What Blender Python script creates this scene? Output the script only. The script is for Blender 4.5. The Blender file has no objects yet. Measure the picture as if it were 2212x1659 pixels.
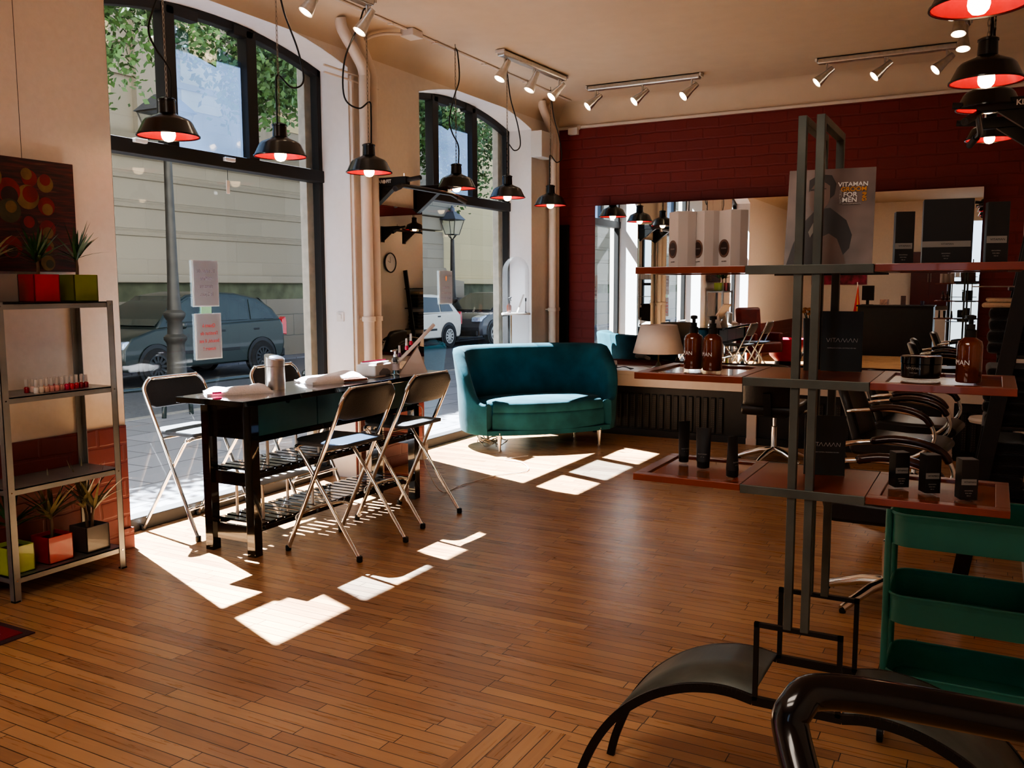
import bpy, bmesh, math, random
from mathutils import Vector, Matrix, Euler
C = bpy.context.scene.collection
PI = math.pi
random.seed(7)

# ------------------------------------------------------------------ materials
def lin(h):
    if isinstance(h, str):
        h = h.lstrip('#'); h = [int(h[i:i+2], 16)/255 for i in (0, 2, 4)]
        return [((c+0.055)/1.055)**2.4 if c > 0.04045 else c/12.92 for c in h]
    return list(h)
def nd(nt, t, **k):
    n = nt.nodes.new(t)
    for a, b in k.items(): setattr(n, a, b)
    return n
def mat(name, col, rough=.5, metal=0., var=.12, scale=12., bump=0., coat=0., trans=0., emis=None, es=0., sheen=0., aniso=0., ior=1.45, alpha=1.):
    m = bpy.data.materials.new(name); m.use_nodes = True
    nt = m.node_tree; b = nt.nodes['Principled BSDF']; L = nt.links
    c = lin(col)
    b.inputs['Roughness'].default_value = rough; b.inputs['Metallic'].default_value = metal
    b.inputs['IOR'].default_value = ior
    b.inputs['Coat Weight'].default_value = coat; b.inputs['Transmission Weight'].default_value = trans
    b.inputs['Sheen Weight'].default_value = sheen; b.inputs['Alpha'].default_value = alpha
    tc = nd(nt, 'ShaderNodeTexCoord'); no = nd(nt, 'ShaderNodeTexNoise')
    no.inputs['Scale'].default_value = scale; no.inputs['Detail'].default_value = 4
    L.new(tc.outputs['Object'], no.inputs['Vector'])
    r = nd(nt, 'ShaderNodeValToRGB')
    r.color_ramp.elements[0].position = .3; r.color_ramp.elements[1].position = .7
    r.color_ramp.elements[0].color = [x*(1-var) for x in c]+[1]
    r.color_ramp.elements[1].color = [min(1, x*(1+var)) for x in c]+[1]
    L.new(no.outputs['Fac'], r.inputs['Fac']); L.new(r.outputs['Color'], b.inputs['Base Color'])
    if bump:
        bp = nd(nt, 'ShaderNodeBump'); bp.inputs['Strength'].default_value = bump; bp.inputs['Distance'].default_value = .01
        L.new(no.outputs['Fac'], bp.inputs['Height']); L.new(bp.outputs['Normal'], b.inputs['Normal'])
    if emis is not None:
        b.inputs['Emission Color'].default_value = lin(emis)+[1]; b.inputs['Emission Strength'].default_value = es
    return m

def thin_glass(name, tint=(1, 1, 1), haze=.0, hazecol=(.8, .85, .9), gloss=.02):
    m = bpy.data.materials.new(name); m.use_nodes = True; nt = m.node_tree; L = nt.links
    nt.nodes.remove(nt.nodes['Principled BSDF']); out = nt.nodes['Material Output']
    tr = nd(nt, 'ShaderNodeBsdfTransparent'); tr.inputs['Color'].default_value = (*tint, 1)
    gl = nd(nt, 'ShaderNodeBsdfGlossy'); gl.inputs['Roughness'].default_value = gloss
    lw = nd(nt, 'ShaderNodeLayerWeight'); lw.inputs['Blend'].default_value = .5
    pw = nd(nt, 'ShaderNodeMath', operation='POWER'); pw.inputs[1].default_value = 4.; L.new(lw.outputs['Facing'], pw.inputs[0])
    fr = nd(nt, 'ShaderNodeMath', operation='MULTIPLY_ADD'); fr.inputs[1].default_value = .3; fr.inputs[2].default_value = .028; L.new(pw.outputs[0], fr.inputs[0])
    mx = nd(nt, 'ShaderNodeMixShader'); L.new(fr.outputs[0], mx.inputs[0]); L.new(tr.outputs[0], mx.inputs[1]); L.new(gl.outputs[0], mx.inputs[2])
    last = mx
    if haze:
        df = nd(nt, 'ShaderNodeBsdfTranslucent'); df.inputs['Color'].default_value = (*hazecol, 1)
        no = nd(nt, 'ShaderNodeTexNoise'); no.inputs['Scale'].default_value = 1.6; no.inputs['Detail'].default_value = 3
        tc = nd(nt, 'ShaderNodeTexCoord'); L.new(tc.outputs['Object'], no.inputs['Vector'])
        ma = nd(nt, 'ShaderNodeMath', operation='MULTIPLY'); ma.inputs[1].default_value = haze*2; L.new(no.outputs['Fac'], ma.inputs[0])
        m2 = nd(nt, 'ShaderNodeMixShader'); L.new(ma.outputs[0], m2.inputs[0]); L.new(mx.outputs[0], m2.inputs[1]); L.new(df.outputs[0], m2.inputs[2]); last = m2
    L.new(last.outputs[0], out.inputs['Surface'])
    return m

def paper_mat():
    m = bpy.data.materials.new('backlit_paper'); m.use_nodes = True; nt = m.node_tree; L = nt.links; b = nt.nodes['Principled BSDF']; out = nt.nodes['Material Output']
    b.inputs['Base Color'].default_value = (.86, .9, 1, 1); b.inputs['Roughness'].default_value = .8
    tr = nd(nt, 'ShaderNodeBsdfTranslucent'); tr.inputs['Color'].default_value = (.88, .92, 1, 1); mx = nd(nt, 'ShaderNodeMixShader'); mx.inputs[0].default_value = .7
    L.new(b.outputs[0], mx.inputs[1]); L.new(tr.outputs[0], mx.inputs[2]); L.new(mx.outputs[0], out.inputs['Surface']); return m

def plank_mat():
    m = bpy.data.materials.new('oak_floor_boards'); m.use_nodes = True; nt = m.node_tree; L = nt.links; b = nt.nodes['Principled BSDF']
    def M(op, a, bb=None, c=None):
        n = nd(nt, 'ShaderNodeMath', operation=op)
        for i, v in enumerate((a, bb, c)):
            if v is None: continue
            if isinstance(v, (int, float)): n.inputs[i].default_value = v
            else: L.new(v, n.inputs[i])
        return n.outputs[0]
    tc = nd(nt, 'ShaderNodeTexCoord'); sp = nd(nt, 'ShaderNodeSeparateXYZ'); L.new(tc.outputs['Object'], sp.inputs[0])
    X, Y = sp.outputs[0], sp.outputs[1]
    # header strip of boards laid the other way
    inx = M('MULTIPLY', M('GREATER_THAN', X, -1.47), M('LESS_THAN', X, -1.18)); iny = M('LESS_THAN', Y, 2.6); k = M('MULTIPLY', inx, iny)
    mk = lambda a, c_: M('ADD', M('MULTIPLY', a, M('SUBTRACT', 1., k)), M('MULTIPLY', c_, k))
    U = mk(X, Y); V = mk(Y, M('ADD', X, 40.02))
    w = .057
    row = M('FLOOR', M('DIVIDE', V, w))
    wn = nd(nt, 'ShaderNodeTexWhiteNoise', noise_dimensions='1D'); L.new(row, wn.inputs['W'])
    off = M('MULTIPLY', wn.outputs['Value'], 7.3)
    le = .62
    uu = M('DIVIDE', M('ADD', U, off), le); colm = M('FLOOR', uu)
    cb = nd(nt, 'ShaderNodeCombineXYZ'); L.new(row, cb.inputs[0]); L.new(colm, cb.inputs[1])
    wn2 = nd(nt, 'ShaderNodeTexWhiteNoise', noise_dimensions='2D'); L.new(cb.outputs[0], wn2.inputs['Vector'])
    fv = M('FRACT', M('DIVIDE', V, w)); fu = M('FRACT', uu)
    ev = M('MINIMUM', fv, M('SUBTRACT', 1., fv)); eu = M('MULTIPLY', M('MINIMUM', fu, M('SUBTRACT', 1., fu)), le/w)
    e = M('MINIMUM', ev, eu)
    gap = M('LESS_THAN', e, .03)
    # grain
    mp = nd(nt, 'ShaderNodeCombineXYZ'); L.new(M('MULTIPLY', U, 1.6), mp.inputs[0]); L.new(M('MULTIPLY', V, 26.), mp.inputs[1]); L.new(M('MULTIPLY', wn2.outputs['Value'], 37.), mp.inputs[2])
    g = nd(nt, 'ShaderNodeTexNoise'); g.inputs['Scale'].default_value = 2.2; g.inputs['Detail'].default_value = 6; g.inputs['Distortion'].default_value = .6; L.new(mp.outputs[0], g.inputs['Vector'])
    big = nd(nt, 'ShaderNodeTexNoise'); big.inputs['Scale'].default_value = 1.3; big.inputs['Detail'].default_value = 3; L.new(tc.outputs['Object'], big.inputs['Vector'])
    r = nd(nt, 'ShaderNodeValToRGB'); er = r.color_ramp.elements
    er[0].position = 0; er[0].color = lin('#876447')+[1]; er[1].position = 1; er[1].color = lin('#d9b286')+[1]
    n_ = er.new(.25); n_.color = lin('#a9805a')+[1]; n_ = er.new(.8); n_.color = lin('#c29a6c')+[1]
    t = M('ADD', M('MULTIPLY', wn2.outputs['Value'], .62), M('MULTIPLY', M('SUBTRACT', g.outputs['Fac'], .28), .62))
    L.new(t, r.inputs['Fac'])
    mu = nd(nt, 'ShaderNodeMix', data_type='RGBA', blend_type='MULTIPLY'); mu.inputs[0].default_value = 1
    L.new(r.outputs['Color'], mu.inputs[6])
    r2 = nd(nt, 'ShaderNodeValToRGB'); r2.color_ramp.elements[0].position = .3; r2.color_ramp.elements[0].color = (.78, .74, .7, 1); r2.color_ramp.elements[1].position = .62; r2.color_ramp.elements[1].color = (1, 1, 1, 1)
    L.new(big.outputs['Fac'], r2.inputs['Fac']); L.new(r2.outputs['Color'], mu.inputs[7])
    mg = nd(nt, 'ShaderNodeMix', data_type='RGBA'); L.new(gap, mg.inputs[0]); L.new(mu.outputs[2], mg.inputs[6]); mg.inputs[7].default_value = lin('#2c190c')+[1]
    L.new(mg.outputs[2], b.inputs['Base Color'])
    L.new(M('ADD', .2, M('MULTIPLY', g.outputs['Fac'], .2)), b.inputs['Roughness'])
    bp = nd(nt, 'ShaderNodeBump'); bp.inputs['Strength'].default_value = .25; bp.inputs['Distance'].default_value = .002
    L.new(M('SUBTRACT', M('MULTIPLY', g.outputs['Fac'], .15), gap), bp.inputs['Height']); L.new(bp.outputs['Normal'], b.inputs['Normal'])
    return m

def brick_mat(name, col, axis, bw=.34, bh=.105, bump=.35, mortar=None, rough=.6, msize=.012):
    """painted masonry; axis 'y' wall spans x-z, axis 'x' wall spans y-z"""
    m = bpy.data.materials.new(name); m.use_nodes = True; nt = m.node_tree; L = nt.links; b = nt.nodes['Principled BSDF']
    tc = nd(nt, 'ShaderNodeTexCoord'); sp = nd(nt, 'ShaderNodeSeparateXYZ'); cb = nd(nt, 'ShaderNodeCombineXYZ')
    L.new(tc.outputs['Object'], sp.inputs[0]); L.new(sp.outputs[0 if axis == 'y' else 1], cb.inputs[0]); L.new(sp.outputs[2], cb.inputs[1])
    wob = nd(nt, 'ShaderNodeTexNoise'); wob.inputs['Scale'].default_value = 5; L.new(tc.outputs['Object'], wob.inputs['Vector'])
    ad = nd(nt, 'ShaderNodeVectorMath', operation='MULTIPLY_ADD'); ad.inputs[1].default_value = (.03, .03, 0); L.new(wob.outputs['Color'], ad.inputs[0]); L.new(cb.outputs[0], ad.inputs[2])
    br = nd(nt, 'ShaderNodeTexBrick'); br.inputs['Scale'].default_value = 1; br.inputs['Brick Width'].default_value = bw; br.inputs['Row Height'].default_value = bh
    br.inputs['Mortar Size'].default_value = msize; br.inputs['Mortar Smooth'].default_value = .6
    c = lin(col); mc = lin(mortar) if mortar else [x*.86 for x in c]
    br.inputs['Color1'].default_value = c+[1]; br.inputs['Color2'].default_value = [x*.9 for x in c]+[1]; br.inputs['Mortar'].default_value = mc+[1]
    L.new(ad.outputs[0], br.inputs['Vector']); L.new(br.outputs['Color'], b.inputs['Base Color'])
    n2 = nd(nt, 'ShaderNodeTexNoise'); n2.inputs['Scale'].default_value = 22; n2.inputs['Detail'].default_value = 5; L.new(tc.outputs['Object'], n2.inputs['Vector'])
    s = nd(nt, 'ShaderNodeMath', operation='MULTIPLY_ADD'); s.inputs[1].default_value = .45; L.new(n2.outputs['Fac'], s.inputs[0])
    inv = nd(nt, 'ShaderNodeMath', operation='SUBTRACT'); inv.inputs[0].default_value = 1; L.new(br.outputs['Fac'], inv.inputs[1]); L.new(inv.outputs[0], s.inputs[2])
    bp = nd(nt, 'ShaderNodeBump'); bp.inputs['Strength'].default_value = bump; bp.inputs['Distance'].default_value = .012
    L.new(s.outputs[0], bp.inputs['Height']); L.new(bp.outputs['Normal'], b.inputs['Normal']); b.inputs['Roughness'].default_value = rough
    return m

# ------------------------------------------------------------------ geometry
class G:
    def __init__(s): s.v = []; s.f = []; s.m = Matrix.Identity(4)
    def at(s, loc=(0, 0, 0), rot=(0, 0, 0)): s.m = Matrix.Translation(loc) @ Euler(rot).to_matrix().to_4x4(); return s
    def add(s, vs, fs):
        o = len(s.v); s.v += [tuple(s.m @ Vector(p)) for p in vs]; s.f += [tuple(o+i for i in f) for f in fs]; return s
    def bx(s, x0, x1, y0, y1, z0, z1):
        v = [(x, y, z) for x in (x0, x1) for y in (y0, y1) for z in (z0, z1)]
        return s.add(v, [(0, 1, 3, 2), (4, 6, 7, 5), (0, 4, 5, 1), (2, 3, 7, 6), (0, 2, 6, 4), (1, 5, 7, 3)])
    def box(s, c, d): return s.bx(c[0]-d[0]/2, c[0]+d[0]/2, c[1]-d[1]/2, c[1]+d[1]/2, c[2]-d[2]/2, c[2]+d[2]/2)
    def bar(s, p, q, w, h=None, up=(0, 0, 1)):
        """rectangular bar from p to q"""
        h = h or w; p, q = Vector(p), Vector(q); d = (q-p).normalized(); u = Vector(up)
        if abs(d.dot(u)) > .98: u = Vector((0, 1, 0))
        a = d.cross(u).normalized(); u = a.cross(d).normalized()
        vs = [tuple(b+a*(w/2*i)+u*(h/2*j)) for b in (p, q) for i, j in ((-1, -1), (1, -1), (1, 1), (-1, 1))]
        return s.add(vs, [(3, 2, 1, 0), (4, 5, 6, 7), (0, 1, 5, 4), (1, 2, 6, 5), (2, 3, 7, 6), (3, 0, 4, 7)])
    def tube(s, pts, r, n=8, closed=False, caps=True):
        P = [Vector(p) for p in pts]; N = len(P); rs = r if isinstance(r, (list, tuple)) else [r]*N
        T = []
        for i in range(N):
            a = P[(i-1) % N] if (i or closed) else P[0]; b = P[(i+1) % N] if (i < N-1 or closed) else P[-1]
            d = (b-a); T.append(d.normalized() if d.length > 1e-9 else Vector((0, 0, 1)))
        u = Vector((0, 0, 1)) if abs(T[0].z) < .9 else Vector((1, 0, 0)); a = T[0].cross(u).normalized(); vs = []
        for i in range(N):
            a = (a - T[i]*a.dot(T[i])); a = a.normalized() if a.length > 1e-6 else T[i].orthogonal().normalized(); b = T[i].cross(a)
            k = 1.
            if 0 < i < N-1:
                c = (P[i]-P[i-1]).normalized().dot((P[i+1]-P[i]).normalized()); k = 1/max(.6, math.sqrt(max(0, (1+c)/2)))
            vs += [tuple(P[i]+(a*math.cos(2*PI*j/n)+b*math.sin(2*PI*j/n))*rs[i]*k) for j in range(n)]
        fs = []
        for i in range(N if closed else N-1):
            i2 = (i+1) % N
            fs += [(i*n+j, i*n+(j+1) % n, i2*n+(j+1) % n, i2*n+j) for j in range(n)]
        if caps and not closed: fs += [tuple(range(n))[::-1], tuple((N-1)*n+j for j in range(n))]
        return s.add(vs, fs)
    def cyl(s, p, q, r, r2=None, n=16, caps=True): return s.tube([p, q], [r, r if r2 is None else r2], n, caps=caps)
    def lathe(s, prof, c=(0, 0, 0), n=24, cap0=False, cap1=False):
        vs = [(c[0]+r*math.cos(2*PI*j/n), c[1]+r*math.sin(2*PI*j/n), c[2]+z) for r, z in prof for j in range(n)]
        fs = [(i*n+j, i*n+(j+1) % n, (i+1)*n+(j+1) % n, (i+1)*n+j) for i in range(len(prof)-1) for j in range(n)]
        if cap0: fs.append(tuple(range(n))[::-1])
        if cap1: fs.append(tuple((len(prof)-1)*n+j for j in range(n)))
        return s.add(vs, fs)
    def sph(s, c, r, n=12, sz=1.):
        k = max(4, n//2); pr = [(max(1e-4, r*math.sin(PI*i/k)), -r*sz*math.cos(PI*i/k)) for i in range(k+1)]
        return s.lathe(pr, c, n)
    def prism(s, poly, ax, a, b):
        """poly of 2D points in the plane normal to ax ('x':(y,z) 'y':(x,z) 'z':(x,y)) extruded a..b"""
        f = {'x': lambda p, t: (t, p[0], p[1]), 'y': lambda p, t: (p[0], t, p[1]), 'z': lambda p, t: (p[0], p[1], t)}[ax]; n = len(poly)
        vs = [f(p, a) for p in poly]+[f(p, b) for p in poly]
        return s.add(vs, [tuple(range(n))[::-1], tuple(range(n, 2*n))]+[(i, (i+1) % n, n+(i+1) % n, n+i) for i in range(n)])
    def face(s, pts): return s.add(pts, [tuple(range(len(pts)))])

def build(name, g, m, parent=None, bev=0, smooth=None, seg=2, org=None, sub=0, solid=0):
    me = bpy.data.meshes.new(name)
    vs = g.v
    if org is not None: vs = [(x-org[0], y-org[1], z-org[2]) for x, y, z in vs]
    me.from_pydata(vs, [], g.f); me.materials.append(m) if m else None
    bm = bmesh.new(); bm.from_mesh(me)
    bmesh.ops.recalc_face_normals(bm, faces=bm.faces); bm.to_mesh(me); bm.free()
    if smooth is not None:
        for p in me.polygons: p.use_smooth = True
        me.set_sharp_from_angle(angle=math.radians(smooth))
    me.update()
    o = bpy.data.objects.new(name, me); C.objects.link(o)
    if parent: o.parent = parent
    if solid:
        md = o.modifiers.new('s', 'SOLIDIFY'); md.thickness = solid; md.offset = 0
    if bev:
        md = o.modifiers.new('b', 'BEVEL'); md.width = bev; md.segments = seg; md.limit_method = 'ANGLE'; md.angle_limit = math.radians(40)
    if sub:
        md = o.modifiers.new('u', 'SUBSURF'); md.levels = sub; md.render_levels = sub
    return o
def thing(name, label, cat, loc=(0, 0, 0), rz=0, group=None):
    o = bpy.data.objects.new(name, None); C.objects.link(o); o.location = loc; o.rotation_euler = (0, 0, rz)
    o.empty_display_size = .1; o['label'] = label; o['category'] = cat
    if group: o['group'] = group
    return o
def tag(o, label, cat, group=None, kind=None):
    o['label'] = label; o['category'] = cat
    if group: o['group'] = group
    if kind: o['kind'] = kind
    return o
def struct(o, label=None):
    o['kind'] = 'structure'
    if label: o['label'] = label
    return o
def single(name, g, m, label, cat, loc, rz=0, group=None, **k):
    """a thing that is one mesh; geometry given in local coordinates"""
    o = build(name, g, m, None, **k); o.location = loc; o.rotation_euler = (0, 0, rz); return tag(o, label, cat, group)
def wsingle(name, g, m, label, cat, group=None, **k):
    """a thing that is one mesh; geometry given in world coordinates, origin moved to its base centre"""
    xs = [v[0] for v in g.v]; ys = [v[1] for v in g.v]; zs = [v[2] for v in g.v]
    c = ((min(xs)+max(xs))/2, (min(ys)+max(ys))/2, min(zs))
    o = build(name, g, m, None, org=c, **k); o.location = c; return tag(o, label, cat, group)
def dup(root, loc, rz=None, label=None, group=None):
    def cp(o, par):
        c = o.copy(); C.objects.link(c)
        if par: c.parent = par
        for ch in list(o.children): cp(ch, c)
        return c
    r = cp(root, None); r.location = loc
    if rz is not None: r.rotation_euler = (0, 0, rz)
    if label: r['label'] = label
    if group: r['group'] = group
    return r
def text(s, size, m, parent, loc, rot, name='lettering', align='CENTER', sx=1., flip=False, ext=.0004, bold=0.):
    cu = bpy.data.curves.new(name, 'FONT'); cu.body = s; cu.size = size; cu.align_x = align; cu.align_y = 'CENTER'; cu.extrude = ext; cu.offset = bold
    t = bpy.data.objects.new('tmp', cu); C.objects.link(t)
    bpy.context.view_layer.update()
    me = bpy.data.meshes.new_from_object(t.evaluated_get(bpy.context.evaluated_depsgraph_get()))
    bpy.data.objects.remove(t); me.materials.clear(); me.materials.append(m)
    S = Matrix.Diagonal((-sx if flip else sx, 1, 1, 1)); me.transform(S)
    o = bpy.data.objects.new(name, me); C.objects.link(o); o.parent = parent; o.location = loc; o.rotation_euler = rot
    return o
def arc(cx, cy, r, a0, a1, n=8): return [(cx+r*math.cos(a0+(a1-a0)*i/n), cy+r*math.sin(a0+(a1-a0)*i/n)) for i in range(n+1)]
def rrect(w, h, r, n=5):
    p = []
    for cx, cy, a in ((w/2-r, h/2-r, 0), (-w/2+r, h/2-r, PI/2), (-w/2+r, -h/2+r, PI), (w/2-r, -h/2+r, 1.5*PI)): p += arc(cx, cy, r, a, a+PI/2, n)
    return p
def cat_rom(pts, n=8):
    P = [Vector(p) for p in pts]; out = []
    for i in range(len(P)-1):
        p0 = P[max(0, i-1)]; p1 = P[i]; p2 = P[i+1]; p3 = P[min(len(P)-1, i+2)]
        for k in range(n):
            t = k/n; out.append(tuple(.5*((2*p1)+(p2-p0)*t+(2*p0-5*p1+4*p2-p3)*t*t+(3*p1-p0-3*p2+p3)*t**3)))
    out.append(tuple(P[-1])); return out
# ------------------------------------------------------------------ shared materials
WALL = mat('warm_white_plaster', '#d9cfc4', .75, var=.03, scale=30, bump=.15)
REVEAL = mat('white_reveal_paint', '#e6e4e4', .7, var=.02, scale=20, bump=.1)
CEIL = mat('ceiling_paint', '#c9b7a0', .8, var=.03, scale=6)
BRICK = brick_mat('dark_red_painted_brick', '#6e1c18', 'y')
BRICKX = brick_mat('dark_red_painted_brick_side', '#64201a', 'x')
FLOOR = plank_mat()
FRAME = mat('dark_brown_window_paint', '#110d0b', .55, var=.2)
GLASS = thin_glass('window_glass', (.93, .96, .95), .0, (.75, .8, .88))
SKYREF = thin_glass('sky_reflection_tint', (.42, .56, .82), .06, (.3, .42, .68))  # blue tint that paints in reflected sky
MIRROR = mat('mirror_silver', (.86, .88, .86), .0, 1., var=0)
BLACKM = mat('black_metal', '#141414', .4, .3, var=.2)
ENAMEL = mat('black_enamel', '#0b0a0a', .25, .0, var=.15, coat=.15)
REDIN = mat('red_enamel', '#c40a10', .35, 0, var=.06)
BULB = mat('lit_bulb', '#fff0c8', .4, emis='#ffd398', es=3.8)
SPOTB = mat('lit_spot', '#fff0d8', .4, emis='#ffd9a8', es=6)
CHROME = mat('chrome', (.78, .76, .72), .12, 1., var=.04)
ALU = mat('brushed_aluminium', (.62, .6, .57), .32, 1., var=.1, scale=40)
GALV = mat('galvanised_steel', '#8f9190', .42, .75, var=.12, scale=9)
CHAIN = mat('chain_steel', '#8b8378', .35, .9, var=.1)
CORD = mat('black_cord', '#0c0c0c', .5)
WPAINT = mat('white_pipe_paint', '#d8ccc0', .5, var=.03)
WPLAST = mat('white_plastic', '#dedad6', .35, var=.02)
PAPER = mat('white_paper', '#f0ecf6', .8, var=.01); SHEET = paper_mat()
TEAL = mat('teal_steel_paint', '#37857a', .42, var=.05)
STEELD = mat('raw_dark_steel', '#50544f', .45, .5, var=.3, scale=7)
STEELB = mat('blackened_steel', '#1f1d1b', .45, .5, var=.2)
WOODR = mat('red_stained_wood', '#6d2f18', .3, var=.25, scale=6, coat=.3)
BLACKLAC = mat('black_lacquer', '#0b0a0a', .09, var=.2, coat=.6)
DTEAL = mat('dark_teal_panel', '#1a4444', .35, var=.1)
VELVET = mat('teal_velvet', '#1b454f', .85, var=.3, scale=5, sheen=.04, bump=.5); VELVET.node_tree.nodes['Principled BSDF'].inputs['Specular IOR Level'].default_value = .12
LEATHER = mat('black_leather', '#181716', .34, var=.2, bump=.1, scale=60)
VINYL = mat('black_vinyl', '#0b0a0a', .48, var=.15, bump=.25, scale=160)
LEAF = mat('dracaena_green', '#23471f', .45, var=.5, scale=20)
LEAF2 = mat('dracaena_cream_edge', '#6f6a4a', .5, var=.4, scale=20)
BARK = mat('plant_stem_brown', '#5a4632', .7, var=.3)
SOIL = mat('potting_soil', '#1d150f', .95, var=.4, scale=60)

# ------------------------------------------------------------------ room shell
g = G().bx(-4.79, 1.6, -5.2, 9.4, -.05, 0); o = build('floor', g, FLOOR); struct(o, 'glossy oak strip floor')
YF = 9.24
XW = -4.38; XG = -4.68; XO = -4.79
W1 = (3.405, 5.515); W2 = (6.46, 8.56); W0 = (.1, 1.5)
def archz(y, w):
    c = (w[0]+w[1])/2; h = (w[1]-w[0])/2; return 3.31-.15*((y-c)/h)**2
g = G()
for a, b in ((-5.2, W0[0]), (W0[1], W1[0]), (W1[1], W2[0]), (W2[1], 9.4)): g.bx(XO, XW, a, b, 0, 3.7)
for w in (W0, W1, W2):
    n = 14; ys = [w[0]+(w[1]-w[0])*i/n for i in range(n+1)]
    g.prism([(y, archz(y, w)) for y in ys]+[(w[1], 3.7), (w[0], 3.7)], 'x', XO, XW)
    pass
o = build('wall_left', g, WALL); struct(o, 'white plastered window wall with arched openings')
g = G().bx(-5.05, XO-.005, -5.2, 9.4, 3.55, 3.95).bx(-4.98, 1.7, -5.2, 9.4, 3.96, 15); struct(build('wall_left_upper', g, mat('street_front_stone', '#8f897c', .85, var=.15)), 'street front above the shop windows')
# reveals painted a cooler white
for i, w in enumerate((W0, W1, W2)):
    g = G(); n = 14; ys = [w[0]+.004+(w[1]-w[0]-.008)*k/n for k in range(n+1)]
    path = [(w[0]+.004, 0)]+[(y, archz(y, w)-.003) for y in ys]+[(w[1]-.004, 0)]
    for a, b in zip(path[:-1], path[1:]): g.face([(XG, a[0], a[1]), (XG, b[0], b[1]), (XW-.001, b[0], b[1]), (XW-.001, a[0], a[1])])
    struct(build('trim_%d' % (i+1), g, REVEAL, smooth=30), 'white window reveal')
# red painted lower wall of the piers
g = G()
for a, b in ((-5.0, W0[0]), (W0[1], W1[0]-.001), (W1[1], W2[0]-.002)): g.bx(XW, XW+.012, a, b, 0, .72)
g.bx(XG+.05, XW+.012, W1[0]-.001, W1[0]+.004, 0, .10)
struct(build('trim_4', g, BRICKX), 'red painted brick dado below the white wall')
g = G().bx(-4.79, 1.6, YF, YF+.16, 0, 3.26); struct(build('wall_far', g, BRICK), 'dark red painted brick wall')
g = G().bx(-4.79, 1.6, YF-.012, YF+.16, 3.26, 3.7); struct(build('wall_far_upper', g, CEIL), 'cream wall band above the brick')
g = G().bx(.20, .5, 4.95, 9.4, 0, 3.7).bx(.5, 1.7, 4.95, 5.1, 0, 3.7).bx(1.55, 1.7, -5.2, 4.96, 0, 3.7); struct(build('wall_right', g, WALL), 'cream plaster wall')
g = G().bx(-5.1, -.95, -5.2, -5.05, 0, 3.7).bx(-.95, -.2, -5.2, -5.05, 3.0, 3.7).bx(-.2, 1.7, -5.2, -5.05, 0, 3.7)
struct(build('wall_back', g, WALL), 'cream wall behind the camera')
g = G().bx(-4.78, 1.7, -5.2, 9.4, 3.5, 3.7)
r = .22
def cove(g, ax):
    n = 6; pr = [(0, 0)]+[(r-r*math.cos(PI/2*k/n), -r+r*math.sin(PI/2*k/n)) for k in range(n+1)]
    if ax == 'l': g.prism([(XW+x, 3.5+z) for x, z in pr], 'y', -5.05, YF)
    else: g.prism([(YF-.012-x, 3.5+z) for x, z in pr], 'x', XW, .20)
cove(g, 'l'); cove(g, 'f')
struct(build('ceiling', g, CEIL, smooth=40), 'cream ceiling with rounded coves')
# thin white conduit on top of the brick
g = G().bx(XW, .20, YF-.03, YF, 3.245, 3.27); struct(build('trim_5', g, WPAINT), 'thin white conduit along the top of the brick')
g = G().tube([(XW+.28, -3, 3.49), (XW+.28, YF-.3, 3.49)], .009, 6).tube([(XW+.255, -3, 3.492), (XW+.255, YF-.3, 3.492)], .006, 6)
for y in (4.2, 5.0, 5.7, 6.3, 7.1, 7.9, 8.6): g.box((XW+.27, y, 3.488), (.045, .02, .02))
struct(build('trim_6', g, WPAINT), 'thin white cable run along the ceiling edge')
# baseboard at pillar
g = G().bx(XW-.01, XW+.03, 3.33, 3.41, 0, .12); struct(build('baseboard_left', g, BRICKX), 'red painted plinth block')

# ------------------------------------------------------------------ windows
def window(idx, w, mull):
    root = bpy.data.objects.new('window_%d' % idx, None); C.objects.link(root); root.location = (XG, w[0], 0); root['kind'] = 'structure'; root['label'] = 'dark framed arched shop window'
    org = (XG, w[0], 0); g = G(); n = 16; d = .035
    def fp(y0, y1, th=.06):   # top arched member
        ys = [y0+(y1-y0)*k/n for k in range(n+1)]
        g.prism([(y, archz(y, w)) for y in ys]+[(y, archz(y, w)-th) for y in ys[::-1]], 'x', XG-d, XG+d)
    fp(*w)
    g.bx(XG-d, XG+d, w[0], w[0]+.045, 0, archz(w[0], w)); g.bx(XG-d, XG+d, w[1]-.045, w[1], 0, archz(w[1], w))
    g.bx(XG-.05, XG+.05, w[0], w[1], 2.315, 2.405)
    g.bx(XG-.05, XG+.06, w[0], w[1], 0, .085)
    for m_ in mull: g.bx(XG-.045, XG+.045, m_-.048, m_+.048, 2.4, archz(m_, w)-.02)
    # stepped head pieces seen against the arch
    g.bx(XG-.03, XG+.045, mull[0]-.02, mull[0]+.24, archz(mull[0], w)-.075, archz(mull[0], w)-.005)
    g.bx(XG-.03, XG+.045, mull[1]-.16, mull[1]+.02, archz(mull[1], w)-.075, archz(mull[1], w)-.005)
    build('window_frame', g, FRAME, root, bev=.006, org=org)
    y0, y1 = w[0]+.04, w[1]-.04
    g = G().face([(XG, y0, .08), (XG, y1, .08), (XG, y1, 2.32), (XG, y0, 2.32)]); build('pane', g, GLASS, root, org=org)
    ed = [y0]+list(mull)+[y1]
    for k in range(3):
        a, b = ed[k], ed[k+1]; ys = [a+(b-a)*q/6 for q in range(7)]
        g = G().face([(XG, y, z) for y, z in [(a, 2.4)]+[(y, archz(y, w)-.04) for y in ys]+[(b, 2.4)]])
        build('pane', g, GLASS, root, org=org)
    # pale stone jamb just outside the glass
    g = G().bx(XO-.02, XG-.06, w[1]-.085, w[1], 0, 3.2); build('stone_jamb', g, STONEJ, root, org=org, bev=.005)
    return root
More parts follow.
